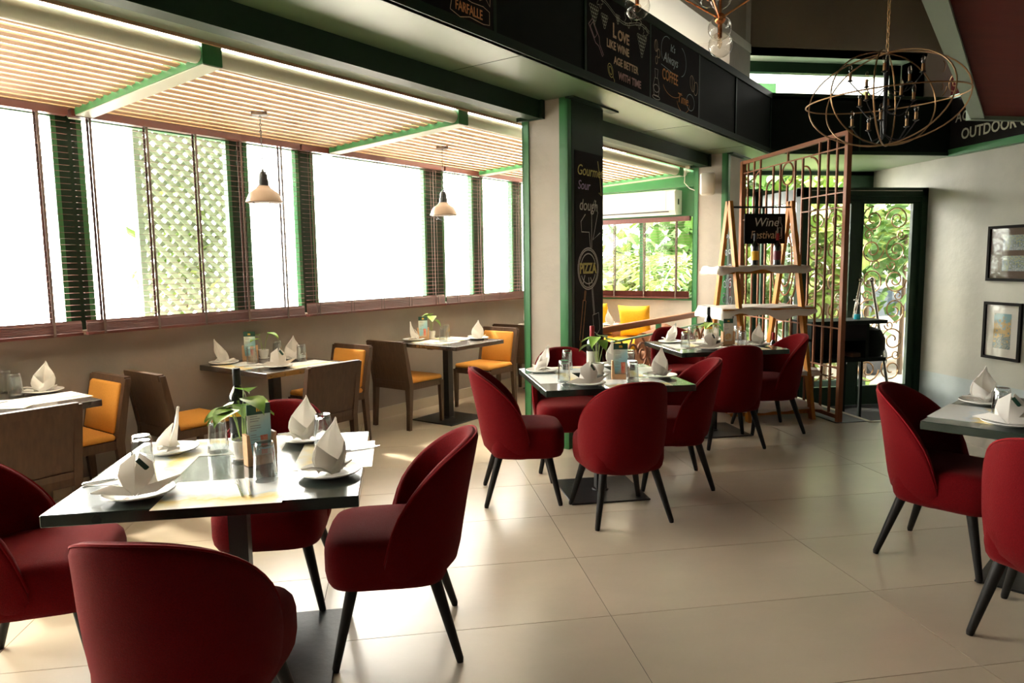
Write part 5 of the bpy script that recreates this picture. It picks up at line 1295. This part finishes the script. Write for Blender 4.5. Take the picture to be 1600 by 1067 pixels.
x, y = P2(7.18, 3.82); setting('the lounge table', 'front', x, y, 'C', .6, (*P2(7.08, 3.95), R45), None)
solo('plate', PLATE, *P2(7.05, 4.1), TZ + .0009, 0, 'second round white plate on the lounge table', 'plate', 'white side plates')

# ---- air conditioner
ac = thing('air_conditioner', 'white wall mounted air conditioner above the garden window', 'air conditioner', (0, 0, 0), R45)
e = MB(); e.prism([(8.66, 2.06), (8.48, 2.05), (8.44, 2.11), (8.43, 2.33), (8.47, 2.36), (8.66, 2.36)], 3.58, 4.75, Matrix(((1, 0, 0, 0), (0, 0, 1, 0), (0, 1, 0, 0), (0, 0, 0, 1)))); obj('casing', e, M['ac'], ac)
e = MB(); e.box(8.428, 8.435, 3.70, 4.7, 2.115, 2.345); obj('front_panel', e, M['plastic'], ac)
e = MB(); e.box(8.437, 8.447, 3.66, 4.72, 2.085, 2.097); obj('air_slot', e, M['iron'], ac)
e = MB(); e.box(8.53, 8.57, 3.577, 3.581, 2.18, 2.25); obj('side_vent', e, M['dgreen'], ac)
# ---- speaker on the pillar
sp = thing('wall_speaker', 'white wall loudspeaker mounted on the far pillar', 'speaker', tuple(UV(8.27, 3.10, 2.24)), R45 + .35)
obj('cabinet', MB().box(-.14, -.03, -.085, .085, 0, .25, bev=.02), M['plastic'], sp, 50); obj('speaker_grille', MB().box(-.150, -.138, -.072, .072, .014, .236, bev=.006), M['speaker'], sp, 50); obj('bracket', MB().box(-.04, .02, -.02, .02, .1, .15), M['plastic'], sp)
c0 = UV(8.17, 3.22, 2.30); c1 = UV(8.2, 3.36, 2.40); c2 = UV(8.22, 3.36, 2.56)
tag(obj('speaker_cable', MB().tube([c0, (c0 + c1) / 2 + Vector((0, 0, -.02)), c1, c2], .005, 6), M['plastic'], smooth=60), 'white cable hanging from the wall loudspeaker', 'cable')
tag(obj('cable_box', MB().box(-.03, .03, -.02, .02, 0, .04, bev=.005), M['plastic'], loc=tuple(UV(8.22, 3.33, 2.56)), rotz=R45), 'small white junction box above the loudspeaker', 'box')

# ================================================================== PICTURES
def picture(y0, y1, z0, z1, label, kind):
    r = thing('picture_frame', label, 'picture'); frame_root(r, (6.795, y0, z0), (0, -1, 0)); W = y0 - y1; H = z1 - z0; t = .032
    e = MB(); e.box(0, W, 0, t, 0, .03); e.box(0, W, H - t, H, 0, .03); e.box(0, t, t, H - t, 0, .03); e.box(W - t, W, t, H - t, 0, .03); obj('frame', e, M['frameblk'], r)
    obj('mount', MB().box(t, W - t, t, H - t, 0, .008), M['cream' if kind == 'a' else 'matbrown'], r)
    if kind == 'a': o = obj('photo_print', MB().box(-.115, .115, -.2, .2, 0, .002), M['pic_a'], r); o.location = (W / 2, H / 2, .008)
    else:
        for zc, m_ in ((H * .69, 'pic_b'), (H * .32, 'pic_a')):
            o = obj('photo_print', MB().box(-.17, .17, -.085, .085, 0, .002), M[m_ if zc > .3 else 'pic_b'], r); o.location = (W / 2 + .03, zc, .008)
    obj('glass_sheet', MB().box(t, W - t, t, H - t, .014, .016), M['picture_glass'], r)
picture(7.30, 6.79, .30, .955, 'black framed picture with white mount and building photo, lower on the wall', 'a')
picture(7.30, 6.62, 1.195, 1.82, 'black framed picture with two small photos, upper on the wall', 'b')
